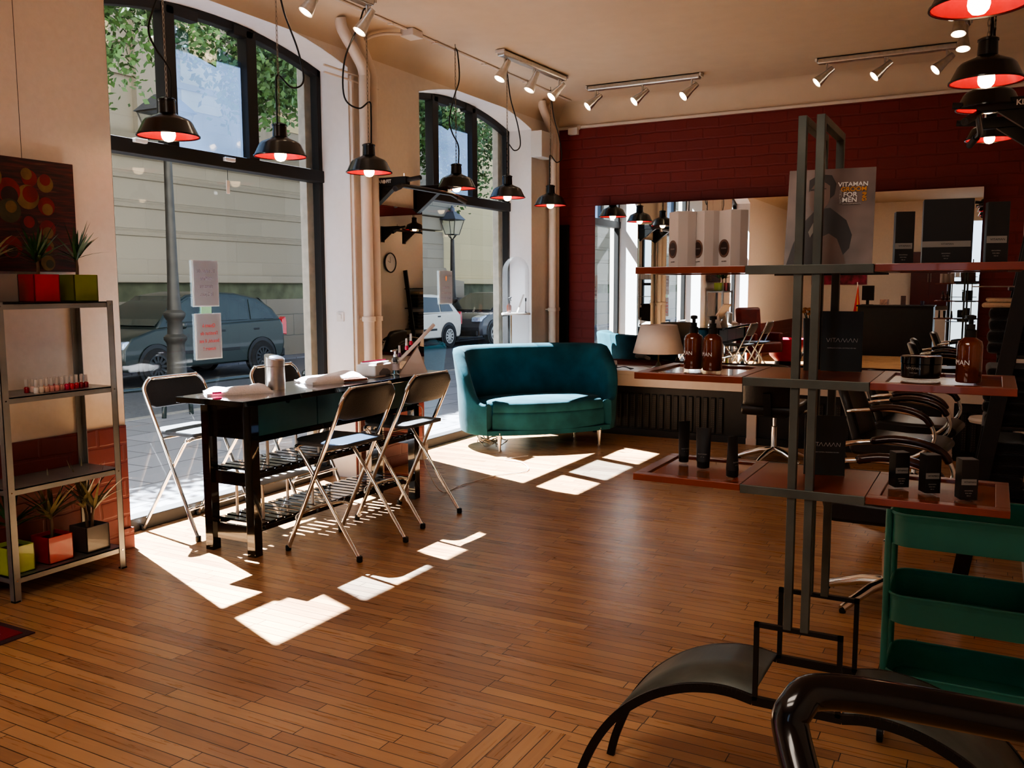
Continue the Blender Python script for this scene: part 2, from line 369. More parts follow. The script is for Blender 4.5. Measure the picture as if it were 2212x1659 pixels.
STONEJ = mat('pale_stone_jamb', '#b5b1a4', .85, var=.15, scale=14, bump=.3)
wr0 = window(1, W1, (4.07, 4.78)); window(2, W2, (7.11, 7.82)); window(3, W0, (.55, 1.05))
# sky and rooftop reflection painted as a blue stepped patch on middle top panes
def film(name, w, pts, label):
    g = G().face([(XG-.008, y, z) for y, z in pts]); o = wsingle(name, g, SKYREF, label, 'painted reflection'); return o
film('window_film', W1, [(4.12, 2.41), (4.73, 2.41), (4.73, 3.06), (4.52, 3.12), (4.5, 2.98), (4.27, 3.03), (4.27, 3.15), (4.12, 3.18)], 'painted blue sky reflection with stepped top on the near window upper pane')
film('window_film', W2, [(7.16, 2.41), (7.77, 2.41), (7.77, 3.02), (7.5, 3.1), (7.4, 3.0), (7.3, 3.02), (7.3, 3.16), (7.16, 3.18)], 'painted blue sky reflection with stepped top on the far window upper pane')
# small white contact sensors / latches on the transoms
def latch(y, z, label, cord=True):
    t = thing('window_latch', label, 'latch', (XG+.06, y, z), group=None)
    build('body', G().box((0, 0, 0), (.03, .09, .025)), WPLAST, t, bev=.004)
    if cord: build('hook', G().tube([(0, .04, 0), (.005, .05, .012), (.005, .05, -.005)], .003, 5), WPLAST, t)
latch(3.80, 2.395, 'small white latch on the transom under the left upper pane')
latch(4.52, 2.37, 'small white latch on the transom left of the second hanging lamp')
t = thing('pull_tag', 'small pale tag hanging from the window transom', 'tag', (XG+.06, 4.50, 2.30))
build('string', G().cyl((0, 0, 0), (0, 0, -.07), .002, n=5), CORD, t); build('plate', G().box((0, 0, -.115), (.006, .03, .09)), WPLAST, t, bev=.003)
t = thing('transom_bolt', 'small steel bolt standing on the far window transom', 'bolt', (XG+.07, 8.2, 2.405))
build('lever', G().cyl((0, 0, 0), (0, 0, .09), .011), CHROME, t)

# papers taped inside the window, the writing facing the street
INK = mat('grey_ink', '#8f8aa0', .8, var=0); INKR = mat('red_ink', '#d8525a', .8, var=0); INKO = mat('orange_ink', '#e89a5a', .8, var=0)
TAPE = mat('green_tape', '#9fd8b0', .6, var=.05)
def notice(y, z, w, h, lines, ink, label, top=.7, size=.034, rot=0):
    t = thing('paper_notice', label, 'notice', (XG+.012, y, z), 0); t.rotation_euler = (rot, 0, 0)
    build('sheet', G().bx(-.001, .001, -w/2, w/2, 0, h), SHEET, t)
    build('sleeve_edge', G().bx(-.003, -.001, -w/2-.012, w/2+.006, -.006, h+.004), mat('clear_sleeve', '#cfdbe0', .3, var=.02), t)
    for i, s in enumerate(lines):
        text(s, size, ink, t, (.0025, 0, h*top-i*.052), (PI/2, 0, PI/2), flip=True)
    return t
n1 = notice(4.318, 1.385, .21, .30, ['Le salon de', 'coiffure', 'démarre', 'le 2 juin.'], INK, 'white notice in grey writing, upper of the two taped one above the other', .78)
n2 = notice(4.326, 1.03, .215, .30, ["Quant à", "l'institut de", 'beauté, il est', 'ouvert !'], INKR, 'white notice in red writing, lower of the two taped one above the other', .74)
n3 = notice(7.305, 1.35, .22, .31, ["L'institut", 'sera ouvert le', '2 et le 18 mai'], INK, 'lone pinkish notice with a small orange emblem on the far window', .5, .03)
build('emblem', G().at((.0025, 0, .24)).prism([(0, .03), (.014, .01), (.01, -.016), (0, -.026), (-.01, -.016), (-.014, .01)], 'x', 0, .0006), INKO, n3)
wsingle('tape_strip', G().bx(XG+.006, XG+.009, 4.27, 4.36, 1.33, 1.392), TAPE, 'short green tape strip joining the two stacked notices', 'tape')

# ------------------------------------------------------------------ mirrors
t = thing('wall_mirror', 'wide frameless mirror on the dark red brick wall', 'mirror', (-2.0, 9.17, .72))
build('glass', G().bx(-3.885, -.128, 9.118, 9.123, .72, 2.385), MIRROR, t, org=t.location)
build('backing', G().bx(-3.885, -.128, 9.124, 9.238, .72, 2.385), BLACKM, t, org=t.location)
t = thing('pier_mirror', 'tall narrow mirror on the pier between the two windows', 'mirror', (XW, 6.1, .80))
build('glass', G().bx(XW+.016, XW+.021, 5.76, 6.455, .80, 2.165), MIRROR, t, org=t.location)
build('backing', G().bx(XW+.001, XW+.015, 5.76, 6.455, .80, 2.165), ALU, t, org=t.location)

# ------------------------------------------------------------------ pipes
def pipe(pts, r, label, bands):
    t = thing('heating_pipe', label, 'pipe', pts[-1], group='white pipes on the window wall'); org = pts[-1]
    build('pipe', G().tube(cat_rom(pts, 5), r, 12), WPAINT, t, smooth=60, org=org)
    for z in bands: build('pipe_clamp', G().at((0, 0, z-org[2])).lathe([(r+.002, -.02), (r+.01, -.018), (r+.01, .018), (r+.002, .02)], (0, 0, 0), 12).bx(-.083, -.02, -.01, .01, -.008, .008), WPAINT, t, smooth=40)
    return t
def pipes(y, tag_):
    x = XW+.085
    pipe([(x, y-.27, 3.46), (x, y-.24, 3.38), (x, y-.1, 3.25), (x, y, 3.13), (x, y, 2.9), (x, y, 1.5), (x, y, 0)], .043, 'thicker white pipe bending off the ceiling, left of the pair '+tag_, (2.4, 1.26))
    pipe([(x-.02, y-.06, 3.46), (x-.02, y-.03, 3.38), (x-.02, y+.07, 3.25), (x-.02, y+.135, 3.12), (x-.02, y+.135, 2.9), (x-.02, y+.135, 1.5), (x-.02, y+.135, 0)], .034, 'thinner white pipe bending off the ceiling, right of the pair '+tag_, (1.26,))
pipes(5.60, 'beside the near window')
pipes(8.90, 'in the far corner')
wsingle('cable_trunking', G().bx(XW, XW+.025, 5.525, 5.55, 0, 3.1), WPAINT, 'thin white trunking strip on the wall edge beside the near window', 'trunking', bev=.003)
# vent box, junction boxes, conduit
t = thing('vent_box', 'white box with side vents high in the far corner', 'box', (XW, 8.66, 2.87))
build('case', G().bx(0, .13, -.12, .16, 0, .27), WPLAST, t, bev=.006)
build('vent_slots', G().at((.131, .1, .06)).bx(0, .001, -.02, .0, 0, .15), mat('vent_grey', '#8f8578', .7), t)
t = thing('junction_box', 'small white junction box at the left end of the brick wall', 'junction box', (-4.19, YF-.035, 3.18))
build('case', G().bx(-.055, .055, -.03, .035, 0, .075), WPLAST, t, bev=.004)
build('cable_loop', G().tube([(.055, 0, .05), (.08, 0, .06), (.085, 0, .09), (.05, 0, .1)], .005, 6), WPAINT, t, smooth=60)
t = thing('junction_box', 'white junction box with a conduit at the ceiling edge above the pier', 'junction box', (-4.1, 5.96, 3.44))
build('case', G().bx(-.06, .06, -.07, .07, 0, .055), WPLAST, t, bev=.005)
build('conduit', G().tube(cat_rom([(-.05, -.07, .02), (-.15, -.2, .0), (-.24, -.32, -.08), (-.25, -.34, -.25), (-.25, -.34, -.38)], 6), .012, 8), WPAINT, t, smooth=60)
build('conduit', G().tube([(-.255, -.75, -.38), (-.255, -.1, -.38)], .008, 6), WPAINT, t)
build('conduit', G().tube([(-.255, -.75, -.33), (-.255, -.34, -.33)], .008, 6), WPAINT, t)
t = thing('wall_switch', 'small white switch on the white reveal of the near window', 'switch', (-4.5, W1[1]-.006, 1.24))
build('plate', G().bx(-.035, .035, -.008, 0, 0, .075), WPLAST, t, bev=.003); build('rocker', G().bx(-.015, .015, -.013, -.008, .02, .055), WPLAST, t, bev=.002)
wsingle('leaning_board', G().at((-4.27, YF-.05, 0), (-.01, 0, 0)).bx(-.085, .03, -.02, 0, 0, 2.2), BLACKM, 'tall narrow black board standing in the corner beside the brick wall', 'board', bev=.004)
# ------------------------------------------------------------------ pendant lamps
def chain_g(z0, z1, x=0, y=0, drift=0):
    g = G(); n = int((z1-z0)/.028); 
    for i in range(n):
        z = z0+(i+.5)*(z1-z0)/n; t = i/n; a = (i % 2)*PI/2
        g.at((x+drift*math.sin(t*PI), y, z), (0, 0, a)); pts = [(.006*math.cos(q*PI/3), 0, .019*math.sin(q*PI/3)) for q in range(6)]
        g.tube(pts, .0022, 4, closed=True)
    g.at(); return g
def make_lamp(kind=0, drop=1.08):
    t = thing('pendant_lamp', '', 'lamp')
    R = .165
    out = [(R, 0), (R-.004, .004), (.128, .072), (.115, .086), (.055, .112), (.046, .12)]
    build('shade', G().lathe(out, n=36), ENAMEL, t, smooth=50, solid=.003)
    inn = [(R-.006, .003), (.124, .069), (.11, .08), (.05, .104), (.02, .106)]
    build('shade_lining', G().lathe(inn, n=36), REDIN, t, smooth=50)
    build('shade_rim', G().lathe([(R+.002, -.003), (R+.002, .004), (R-.005, .004), (R-.005, -.003), (R+.002, -.003)], n=36), ENAMEL, t, smooth=30)
    sc = build('socket_cap', G().lathe([(.046, .118), (.043, .185), (.047, .187), (.047, .196), (.03, .205), (.012, .207)], n=24, cap1=True), ENAMEL, t, smooth=40)
    b = build('bulb', G().lathe([(.0005, -.032), (.022, -.026), (.034, -.012), (.038, .005), (.036, .03), (.024, .055), (.016, .075), (.016, .1)], n=20), BULB, t, smooth=80)
    zc = drop+.2
    build('chain', chain_g(.2, zc, .0), CHAIN, t)
    if kind == 0:   # cord looping out wide and back
        p = [(0, .03, .205), (.004, .03, .42), (.0, .02, .5), (-.02, -.08, .44), (-.05, -.2, .5), (-.04, -.2, .75), (0, -.09, 1.0), (0, -.03, zc-.02), (0, 0, zc)]
    elif kind == 1:
        p = [(0, -.02, .205), (0, -.02, .42), (0, .0, .5), (.02, .1, .44), (.03, .2, .5), (.02, .17, .68), (0, .07, .9), (0, .01, 1.1), (0, 0, zc)]
    else:
        p = [(.01, .02, .205), (.01, .02, .35), (.0, -.06, .45), (0, -.1, .55), (0, -.02, .75), (0, .06, .9), (0, .04, 1.1), (0, 0, zc)]
    build('cord', G().tube(cat_rom(p, 7), .006, 6), CORD, t, smooth=80)
    build('ceiling_hook', G().tube([(0, 0, zc-.02), (0, .012, zc), (0, .0, zc+.014), (0, 0, zc+.03)], .004, 6), CHAIN, t)
    return t
RZ = 2.33
Lk = [make_lamp(0, 3.5-RZ-.23), make_lamp(1, 3.5-RZ-.23), make_lamp(2, 3.5-RZ-.23)]
GL = 'black enamel lamps with red insides hanging along the window wall'
spots = [(3.565, 2, 'black pendant lamp with red inside, nearest and leftmost of the window row'),
         (4.455, 1, 'black pendant lamp with red inside in front of the right side of the near window'),
         (5.385, 0, 'black pendant lamp with red inside hanging in front of the white pipes'),
         (6.60, 2, 'black pendant lamp with red inside overlapping the end of the pull-up bar'),
         (7.51, 1, 'black pendant lamp with red inside at the right edge of the far window'),
         (8.44, 1, 'black pendant lamp with red inside in the far corner by the vent box')]
done = set()
for y, k, lab in spots:
    o = Lk[k] if k not in done else dup(Lk[k], (0, 0, 0))
    if k in done: pass
    done.add(k); o.location = (-4.02, y*.9805, RZ); o['label'] = lab; o['group'] = GL
RR = 2.49
kr = make_lamp(2, 3.5-RR-.23)
for i, (y, x, z, lab) in enumerate([(3.72, -.10, 2.50, 'black pendant lamp with red inside cut by the top edge, nearest of the right row'),
                    (4.95, -.085, 2.475, 'black pendant lamp with red inside, second of the right row from the top'),
                    (5.68, -.08, 2.475, 'black pendant lamp with red inside just above the right pull-up bar'),
                    (7.62, -.09, 2.58, 'black pendant lamp with red inside seen behind the right pull-up bar')]):
    o = kr if i == 0 else dup(kr, (0, 0, 0)); o.location = (x, y, z); o['label'] = lab; o['group'] = 'black enamel lamps with red insides hanging on the right side'

# ------------------------------------------------------------------ track lights
def spot_head(par, loc, aim):
    """aim: direction the cone points"""
    d = Vector(aim).normalized(); q = Vector((0, 0, -1)).rotation_difference(d); e = q.to_euler()
    c = Vector(loc)+Vector((0, 0, -.085))
    h = build('spot_head', G().at(c, e).lathe([(.012, .075), (.024, .07), (.027, .03), (.028, .0), (.05, -.115), (.048, -.115)], n=20, cap0=False).lathe([(.0005, .076), (.012, .075)], n=20), ALU, par, smooth=40)
    build('bulb', G().at(c, e).lathe([(.0005, -.112), (.024, -.107), (.037, -.095), (.037, -.09)], n=18), SPOTB, h, smooth=70)
    build('bracket', G().bar(loc, tuple(Vector(loc)+Vector((0, 0, -.05))), .012, .02).bar(tuple(Vector(loc)+Vector((0, 0, -.045))), tuple(c-d*.03), .01, .016), ALU, h)
    build('wire', G().tube(cat_rom([tuple(Vector(loc)+Vector((.015, .0, 0))), tuple(Vector(loc)+Vector((.03, .01, -.03))), tuple(c-d*.05)], 4), .0025, 5), WPLAST, h)
def track(p, q, fr, aims, label):
    p, q = Vector(p), Vector(q); t = thing('track_light', label, 'ceiling light', tuple((p+q)/2), group='brushed metal three-spot ceiling bars')
    a, b = p-(p+q)/2, q-(p+q)/2; d = (b-a).normalized(); s = d.cross(Vector((0, 0, 1)))
    build('rail', G().bar(a+Vector((0, 0, -.03)), b+Vector((0, 0, -.03)), .075, .045), ALU, t, bev=.01)
    build('rail_end_cap', G().bar(a-d*.018+Vector((0, 0, -.018)), a+Vector((0, 0, -.018)), .09, .03).bar(b+Vector((0, 0, -.018)), b+d*.018+Vector((0, 0, -.018)), .09, .03), WPLAST, t, bev=.004)
    for f, am in zip(fr, aims): spot_head(t, tuple(a+(b-a)*f+Vector((0, 0, -.052))), am)
track((-3.76, 6.78, 3.498), (-3.70, 7.9, 3.498), (.06, .5, .92), [(-.25, -.35, -.8), (-.25, -.3, -.8), (-.45, -.55, -.7)], 'three-spot metal bar on the ceiling running toward the brick wall above the lamps')
track((-3.67, 8.42, 3.498), (-2.53, 8.42, 3.498), (.07, .5, .93), [(-.55, -.5, -.62)]*3, 'three-spot metal bar on the ceiling above the left part of the brick wall')
track((-1.47, 8.42, 3.498), (-.37, 8.42, 3.498), (.07, .5, .93), [(-.65, -.3, -.62)]*3, 'three-spot metal bar on the ceiling above the right part of the brick wall')
track((-3.98, 4.1, 3.498), (-3.92, 5.2, 3.498), (.08, .5, .97), [(-.3, -.4, -.8)]*3, 'metal spot bar mostly above the frame, one spot showing beside the top edge')
track((-.33, 6.6, 3.498), (-.29, 7.75, 3.498), (.1, .5, .9), [(.0, -.25, -.95)]*3, 'metal spot bar above the right lamps, its spots pointing straight down')

# ------------------------------------------------------------------ pull-up bars
def pullup(loc, rz, label):
    """mounted on a wall at local x=0, arms toward +x, spans local y 0..0.6"""
    t = thing('pull_up_bar', label, 'pull-up bar', loc, rz, group='black wall mounted pull-up bars')
    for i, y in enumerate((0, .6)):
        build('wall_plate', G().bx(0, .012, y-.045, y+.045, -.22, .04), BLACKM, t, bev=.003)
        build('arm', G().bx(.01, .335, y-.03, y+.03, -.03, .035), BLACKM, t, bev=.004)
        build('gusset', G().prism([(.012, -.03), (.24, -.03), (.012, -.2)], 'y', y-.028, y+.028), BLACKM, t, bev=.003)
        build('front_grip', G().cyl((.33, y, .008), (.455, y, .02), .018), RUBBER, t)
        build('bolt', G().cyl((.3, y, .04), (.3, y, .06), .006, n=6), CHROME, t)
    build('main_bar', G().tube([(.385, -.24, -.085), (.325, -.06, -.04), (.325, .64, -.04), (.385, .78, -.10)], .017, 12), BLACKM, t, smooth=60)
    build('grip', G().tube([(.385, -.24, -.085), (.345, -.12, -.055)], .021, 12), RUBBER, t, smooth=60)
    build('grip', G().tube([(.385, .78, -.10), (.35, .7, -.066)], .021, 12), RUBBER, t, smooth=60)
    text('KLAR', .036, WHITEINK, t, (.075, -.0315, .003), (PI/2, 0, 0), bold=.001)
    text('FIT', .036, WHITEINK, t, (.175, -.0315, .003), (PI/2, 0, 0), bold=.001)
    build('emblem', G().at((.132, -.032, .003), (PI/2, 0, 0)).lathe([(.015, -.001), (.015, .001)], n=14, cap0=True, cap1=True), WHITEINK, t)
    return t
RUBBER = mat('black_rubber_grip', '#222226', .65, var=.2, bump=.3, scale=200)
WHITEINK = mat('white_lettering', '#d8d8d6', .6, var=0)
pullup((XW, 5.80, 2.325), 0, 'black pull-up bar mounted on the pier between the windows')
p2 = pullup((.20, 6.20, 2.47), PI, 'black pull-up bar sticking out from the right wall below the red lamps')
for ch in list(p2.children):
    if ch.name.startswith(('lettering', 'emblem')): bpy.data.objects.remove(ch)
text('KLAR', .04, WHITEINK, p2, (.10, .6315, .003), (PI/2, 0, PI), bold=.001)
text('FIT', .042, WHITEINK, p2, (.0, .6315, .003), (PI/2, 0, PI), bold=.001)
# ------------------------------------------------------------------ steel shelf unit with plants and polish
SX0, SX1, SY0, SY1 = -4.365, -4.065, 2.50, 3.125
t = thing('steel_shelf_unit', 'galvanised steel shelf unit against the left wall holding pots and nail polish', 'shelf', (-4.215, 2.81, 0)); O = t.location
for x in (SX0, SX1):
    for y in (SY0, SY1):
        s = 1 if x == SX0 else -1; u = 1 if y == SY0 else -1
        g = G().bx(min(x, x+.003*s), max(x, x+.003*s), min(y, y+.035*u), max(y, y+.035*u), 0, 1.44).bx(min(x, x+.035*s), max(x, x+.035*s), min(y, y+.003*u), max(y, y+.003*u), 0, 1.44)
        l = build('leg', g, GALV, t, org=O)
        build('foot_cap', G().box((x+s*.012, y+u*.012, .004), (.03, .03, .008)), BLACKM, l, org=O)
for z in (.12, .55, .99, 1.435):
    g = G().bx(SX0+.004, SX1-.004, SY0+.004, SY1-.004, z-.006, z).bx(SX1-.008, SX1-.004, SY0+.004, SY1-.004, z-.03, z).bx(SX0+.004, SX0+.008, SY0+.004, SY1-.004, z-.03, z).bx(SX0+.004, SX1-.004, SY0+.004, SY0+.008, z-.03, z).bx(SX0+.004, SX1-.004, SY1-.008, SY1-.004, z-.03, z)
    s = build('shelf', g, GALV, t, org=O)
    for y in (SY0+.018, SY1-.018): build('screw', G().cyl((SX1, y, z-.015), (SX1+.003, y, z-.015), .004, n=8), CHROME, s, org=O)

def plant(loc, potm, label, group, h=.24, seed=0, leaf=LEAF, s=.138, nl=34, trunks=1):
    t = thing('potted_dracaena', label, 'potted plant', loc, 0, group); rnd = random.Random(seed); a = s/2
    g = G().bx(-a, a, -a, a, 0, .008)
    for x0, x1, y0, y1 in ((-a, a, -a, -a+.007), (-a, a, a-.007, a), (-a, -a+.007, -a, a), (a-.007, a, -a, a)): g.bx(x0, x1, y0, y1, 0, s)
    build('pot', g, potm, t, bev=.002)
    build('soil', G().bx(-a+.007, a-.007, -a+.007, a-.007, .01, s-.02), SOIL, t)
    g = G(); gl = G()
    for k in range(trunks):
        dx = .02*(k-(trunks-1)/2)*2; top = (dx*1.8, .01*k, s+h*.34); g.tube([(dx, 0, s-.03), (dx*1.2, .004, s+h*.15), top], [.009, .008, .007], 7)
        for i in range(nl//trunks):
            an = rnd.random()*2*PI; el = .35+rnd.random()*1.1; L_ = h*(.55+rnd.random()*.45); w = .007+.003*rnd.random()
            d = Vector((math.cos(an)*math.cos(el), math.sin(an)*math.cos(el), math.sin(el))); sd = Vector((-math.sin(an), math.cos(an), 0)); p = Vector(top)-Vector((0, 0, rnd.random()*.03)); vs = []; dr = Vector((0, 0, -1)); n = 5
            for q in range(n+1):
                f = q/n; c = p+d*L_*f+dr*(L_*.28*f*f*(1-.5*math.sin(el))); ww = w*(1-f)**.6*(.5+1.5*min(f*3, .5)) if q < n else .0005
                vs += [tuple(c-sd*ww), tuple(c+sd*ww)]
            gl.add(vs, [(2*q, 2*q+1, 2*q+3, 2*q+2) for q in range(n)])
    build('stem', g, BARK, t, smooth=60); build('foliage', gl, leaf, t, smooth=60)
    return t
PG = mat('olive_green_glaze', '#6f7a18', .3, var=.06, coat=.3); PL = mat('lime_green_glaze', '#93a52a', .3, var=.06, coat=.3)
PR = mat('red_glaze', '#a3101c', .28, var=.08, coat=.3); PGY = mat('taupe_glaze', '#6b6460', .35, var=.06, coat=.2); PGD = mat('dark_grey_glaze', '#4a4543', .3, var=.1, coat=.3)
plant((-4.175, 3.005, 1.435), PG, 'dracaena in an olive green cube pot on top of the steel shelf', None, .26, 3)
plant((-4.175, 2.79, 1.435), PR, 'dracaena in a red cube pot on top of the steel shelf', None, .24, 5)
plant((-4.175, 2.575, 1.435), PGY, 'pale leaved dracaena in a taupe cube pot on top of the steel shelf', None, .27, 8, LEAF2, nl=22)
plant((-4.18, 2.575, .12), PL, 'dracaena in a lime green cube pot on the bottom shelf', None, .30, 11, trunks=1)
plant((-4.18, 2.785, .12), PR, 'dracaena in a red cube pot on the bottom shelf', None, .30, 13, LEAF2)
plant((-4.18, 3.0, .12), PGD, 'two-stemmed dracaena in a dark grey cube pot on the bottom shelf', None, .32, 17, LEAF2, trunks=2)

def polish(loc, col, caph=.036, label='', group=None, cap=None, name='nail_polish_bottle'):
    t = thing(name, label, 'nail polish', loc, random.random(), group)
    m = PM.get(col) or mat('polish_'+col[1:], col, .12, var=.02, coat=.5); PM[col] = m
    build('bottle', G().lathe([(.011, 0), (.0125, .002), (.0125, .024), (.009, .029), (.005, .031)], n=12, cap0=True), m, t, smooth=40)
    build('cap', G().lathe([(.0075, .031), (.0085, .033), (.0075, .031+caph)], n=12, cap1=True), cap or CAPW, t, smooth=40)
PM = {}; CAPW = mat('frosted_cap', '#cfc9c4', .4, var=.03)
cols = ['#e8e2da', '#d9cbb8', '#d2a793', '#d5928a', '#d88f88', '#b98375', '#cf2c55', '#d23040', '#b81f33', '#8e1024', '#8a0e22']
nm = ['milky white', 'cream', 'beige', 'pale salmon', 'soft coral', 'tan', 'hot pink', 'bright red', 'crimson', 'dark red', 'deep wine']
for i, c in enumerate(cols):
    polish((-4.13-.002*i, 2.715+i*.029, .99), c, label=nm[i]+' nail polish bottle in the front row on the steel shelf', group='nail polish on the steel shelf')
for i in range(11):
    c = ['#9a1328', '#e6c9c0', '#e8e2da', '#c49a86', '#cf7f78', '#b04a52', '#c8a99c', '#d8b0a6', '#b0203a', '#cfcbd0', '#e0d8d6'][i]
    polish((-4.19-.001*i, 2.705+i*.031, .99), c, label=['deep red', 'pale blush', 'milky white', 'tan beige', 'dusty coral', 'muted rose', 'greyish pink', 'light rose', 'raspberry red', 'lilac grey', 'off-white'][i]+' nail polish bottle in the back row on the steel shelf', group='back row of nail polish on the steel shelf')
polish((-4.2, 2.60, .99), '#141012', label='black nail polish bottle apart at the left on the steel shelf', cap=CAPW)

# painting on the left pier
t = thing('abstract_painting', 'dark red abstract canvas with overlapping circles hanging on the left pier', 'painting', (XW+.02, 2.72, 1.59)); 
CV = bpy.data.materials.new('painted_canvas'); CV.use_nodes = True; nt = CV.node_tree; L = nt.links; b = nt.nodes['Principled BSDF']; b.inputs['Roughness'].default_value = .6
tc = nd(nt, 'ShaderNodeTexCoord'); mp = nd(nt, 'ShaderNodeMapping'); mp.inputs['Scale'].default_value = (1, .8, 9); L.new(tc.outputs['Object'], mp.inputs[0])
n1_ = nd(nt, 'ShaderNodeTexNoise'); n1_.inputs['Scale'].default_value = 9; n1_.inputs['Detail'].default_value = 5; L.new(mp.outputs[0], n1_.inputs['Vector'])
r1 = nd(nt, 'ShaderNodeValToRGB'); e = r1.color_ramp.elements; e[0].position = .35; e[0].color = lin('#1c0e0f')+[1]; e[1].position = .75; e[1].color = lin('#5e4a30')+[1]; q = e.new(.5); q.color = lin('#3a1416')+[1]; q = e.new(.62); q.color = lin('#4c1416')+[1]
L.new(n1_.outputs['Fac'], r1.inputs['Fac']); L.new(r1.outputs[0], b.inputs['Base Color'])
build('canvas', G().bx(0, .02, -.42, .415, 0, .567), CV, t, bev=.002)
cc = {'r': mat('paint_red', '#6c1418', .6, var=.3), 'o': mat('paint_ochre', '#6a542e', .6, var=.35), 'd': mat('paint_dark', '#2c1b1a', .6, var=.4), 'g': mat('paint_green', '#3c3a26', .6, var=.4)}
k = .0002
for y, z, r_, col, y2, z2, r2, c2 in [(.25, .45, .045, 'o', .25, .47, .03, 'r'), (.25, .335, .047, 'r', .255, .32, .03, 'o'), (.165, .47, .042, 'r', .15, .49, .03, 'o'), (.15, .375, .062, 'o', .165, .39, .042, 'r'), (.05, .4, .062, 'r', .055, .375, .045, 'd'), (.05, .3, .06, 'g', .06, .32, .03, 'o'), (.25, .22, .045, 'r', .25, .2, .03, 'o'), (.15, .24, .05, 'd', .15, .25, .03, 'r'), (.24, .13, .038, 'o', .245, .12, .02, 'r'), (.05, .12, .055, 'r', .05, .1, .03, 'd'), (.24, .045, .04, 'o', .25, .04, .022, 'g'), (-.05, .46, .07, 'o', -.04, .45, .05, 'd')]:
    for (a_, b_, c_, d_) in ((y, z, r_, col), (y2, z2, r2, c2)):
        k += .00012; build('painted_circle', G().at((.0205+k, a_, b_), (0, PI/2, 0)).lathe([(.0005, 0), (c_, 0)], n=22), cc[d_], t)
build('hanging_wire', G().cyl((.008, .14, .567), (.008, .14, 1.9), .0015, n=5), CORD, t)

# ------------------------------------------------------------------ bar table
TX0, TX1, TY0, TY1, TZ = -3.95, -3.565, 3.575, 5.205, .905
t = thing('bar_table', 'long narrow black lacquered bar table with two slatted shelves by the window', 'table', (-3.76, 4.39, 0)); O = t.location
build('tabletop', G().bx(-3.97, -3.46, 3.42, 5.40, TZ-.032, TZ), BLACKLAC, t, org=O, bev=.003)
for x in (TX0, TX1-.06):
    for y in (TY0, TY1-.06): build('leg', G().bx(x, x+.06, y, y+.06, 0, TZ-.032), BLACKLAC, t, org=O, bev=.003)
for y in (TY0+.012, TY1-.03): build('end_panel', G().bx(TX0+.06, TX1-.06, y, y+.018, .665, TZ-.033), BLACKLAC, t, org=O)
build('back_panel', G().bx(TX0+.012, TX0+.03, TY0+.06, TY1-.06, .665, TZ-.033), BLACKLAC, t, org=O)
build('apron_rail', G().bx(TX1-.05, TX1-.01, TY0+.06, TY1-.06, .645, .675), BLACKLAC, t, org=O)
n = 3; w = (TY1-TY0-.12)/n
for i in range(n):
    a, b_ = TY0+.06+i*w+.006, TY0+.06+(i+1)*w-.006; m_ = (a+b_)/2
    # drawer front with a half moon finger notch
    pr = [(a, .68), (b_, .68), (b_, TZ-.036), (m_+.022, TZ-.036)]+[(m_+.018*math.cos(q*PI/6), TZ-.05-.018*math.sin(q*PI/6)) for q in range(7)]+[(m_-.022, TZ-.036), (a, TZ-.036)]
    build('drawer_front', G().prism(pr, 'x', TX1-.03, TX1-.012), DTEAL, t, org=O)
for z in (.47, .165):
    g = G().bx(TX0+.01, TX0+.04, TY0+.05, TY1-.05, z-.03, z).bx(TX1-.04, TX1-.01, TY0+.05, TY1-.05, z-.03, z)
    ns = 22
    for i in range(ns):
        y = TY0+.07+(TY1-TY0-.14)*(i+.5)/ns; g.bx(TX0+.02, TX1-.02, y-.022, y+.022, z, z+.014)
    build('slatted_shelf', g, BLACKLAC, t, org=O, bev=.002)
    for y in (TY0+.02, TY1-.04): build('end_rail', G().bx(TX0+.05, TX1-.05, y, y+.02, z-.075 if z > .3 else z-.09, z-.0), BLACKLAC, t, org=O)
# white risers on the two shelves
def riser(loc, w_, d_, h_, label):
    t = thing('white_riser', label, 'riser', loc, 0)
    build('top', G().bx(-d_/2, d_/2, -w_/2, w_/2, h_-.006, h_), WRISE, t, bev=.001)
    for x in (-1, 1):
        for y in (-1, 1): build('leg', G().box((x*(d_/2-.008), y*(w_/2-.008), (h_-.006)/2), (.012, .012, h_-.006)), WRISE, t)
WRISE = mat('white_enamelled_metal', '#d8d2c8', .3, var=.04)
riser((-3.755, 4.02, .484), .46, .2, .18, 'white metal riser standing on the upper slatted shelf of the bar table')
riser((-3.755, 3.95, .179), .44, .22, .2, 'white metal riser standing on the lower slatted shelf of the bar table')

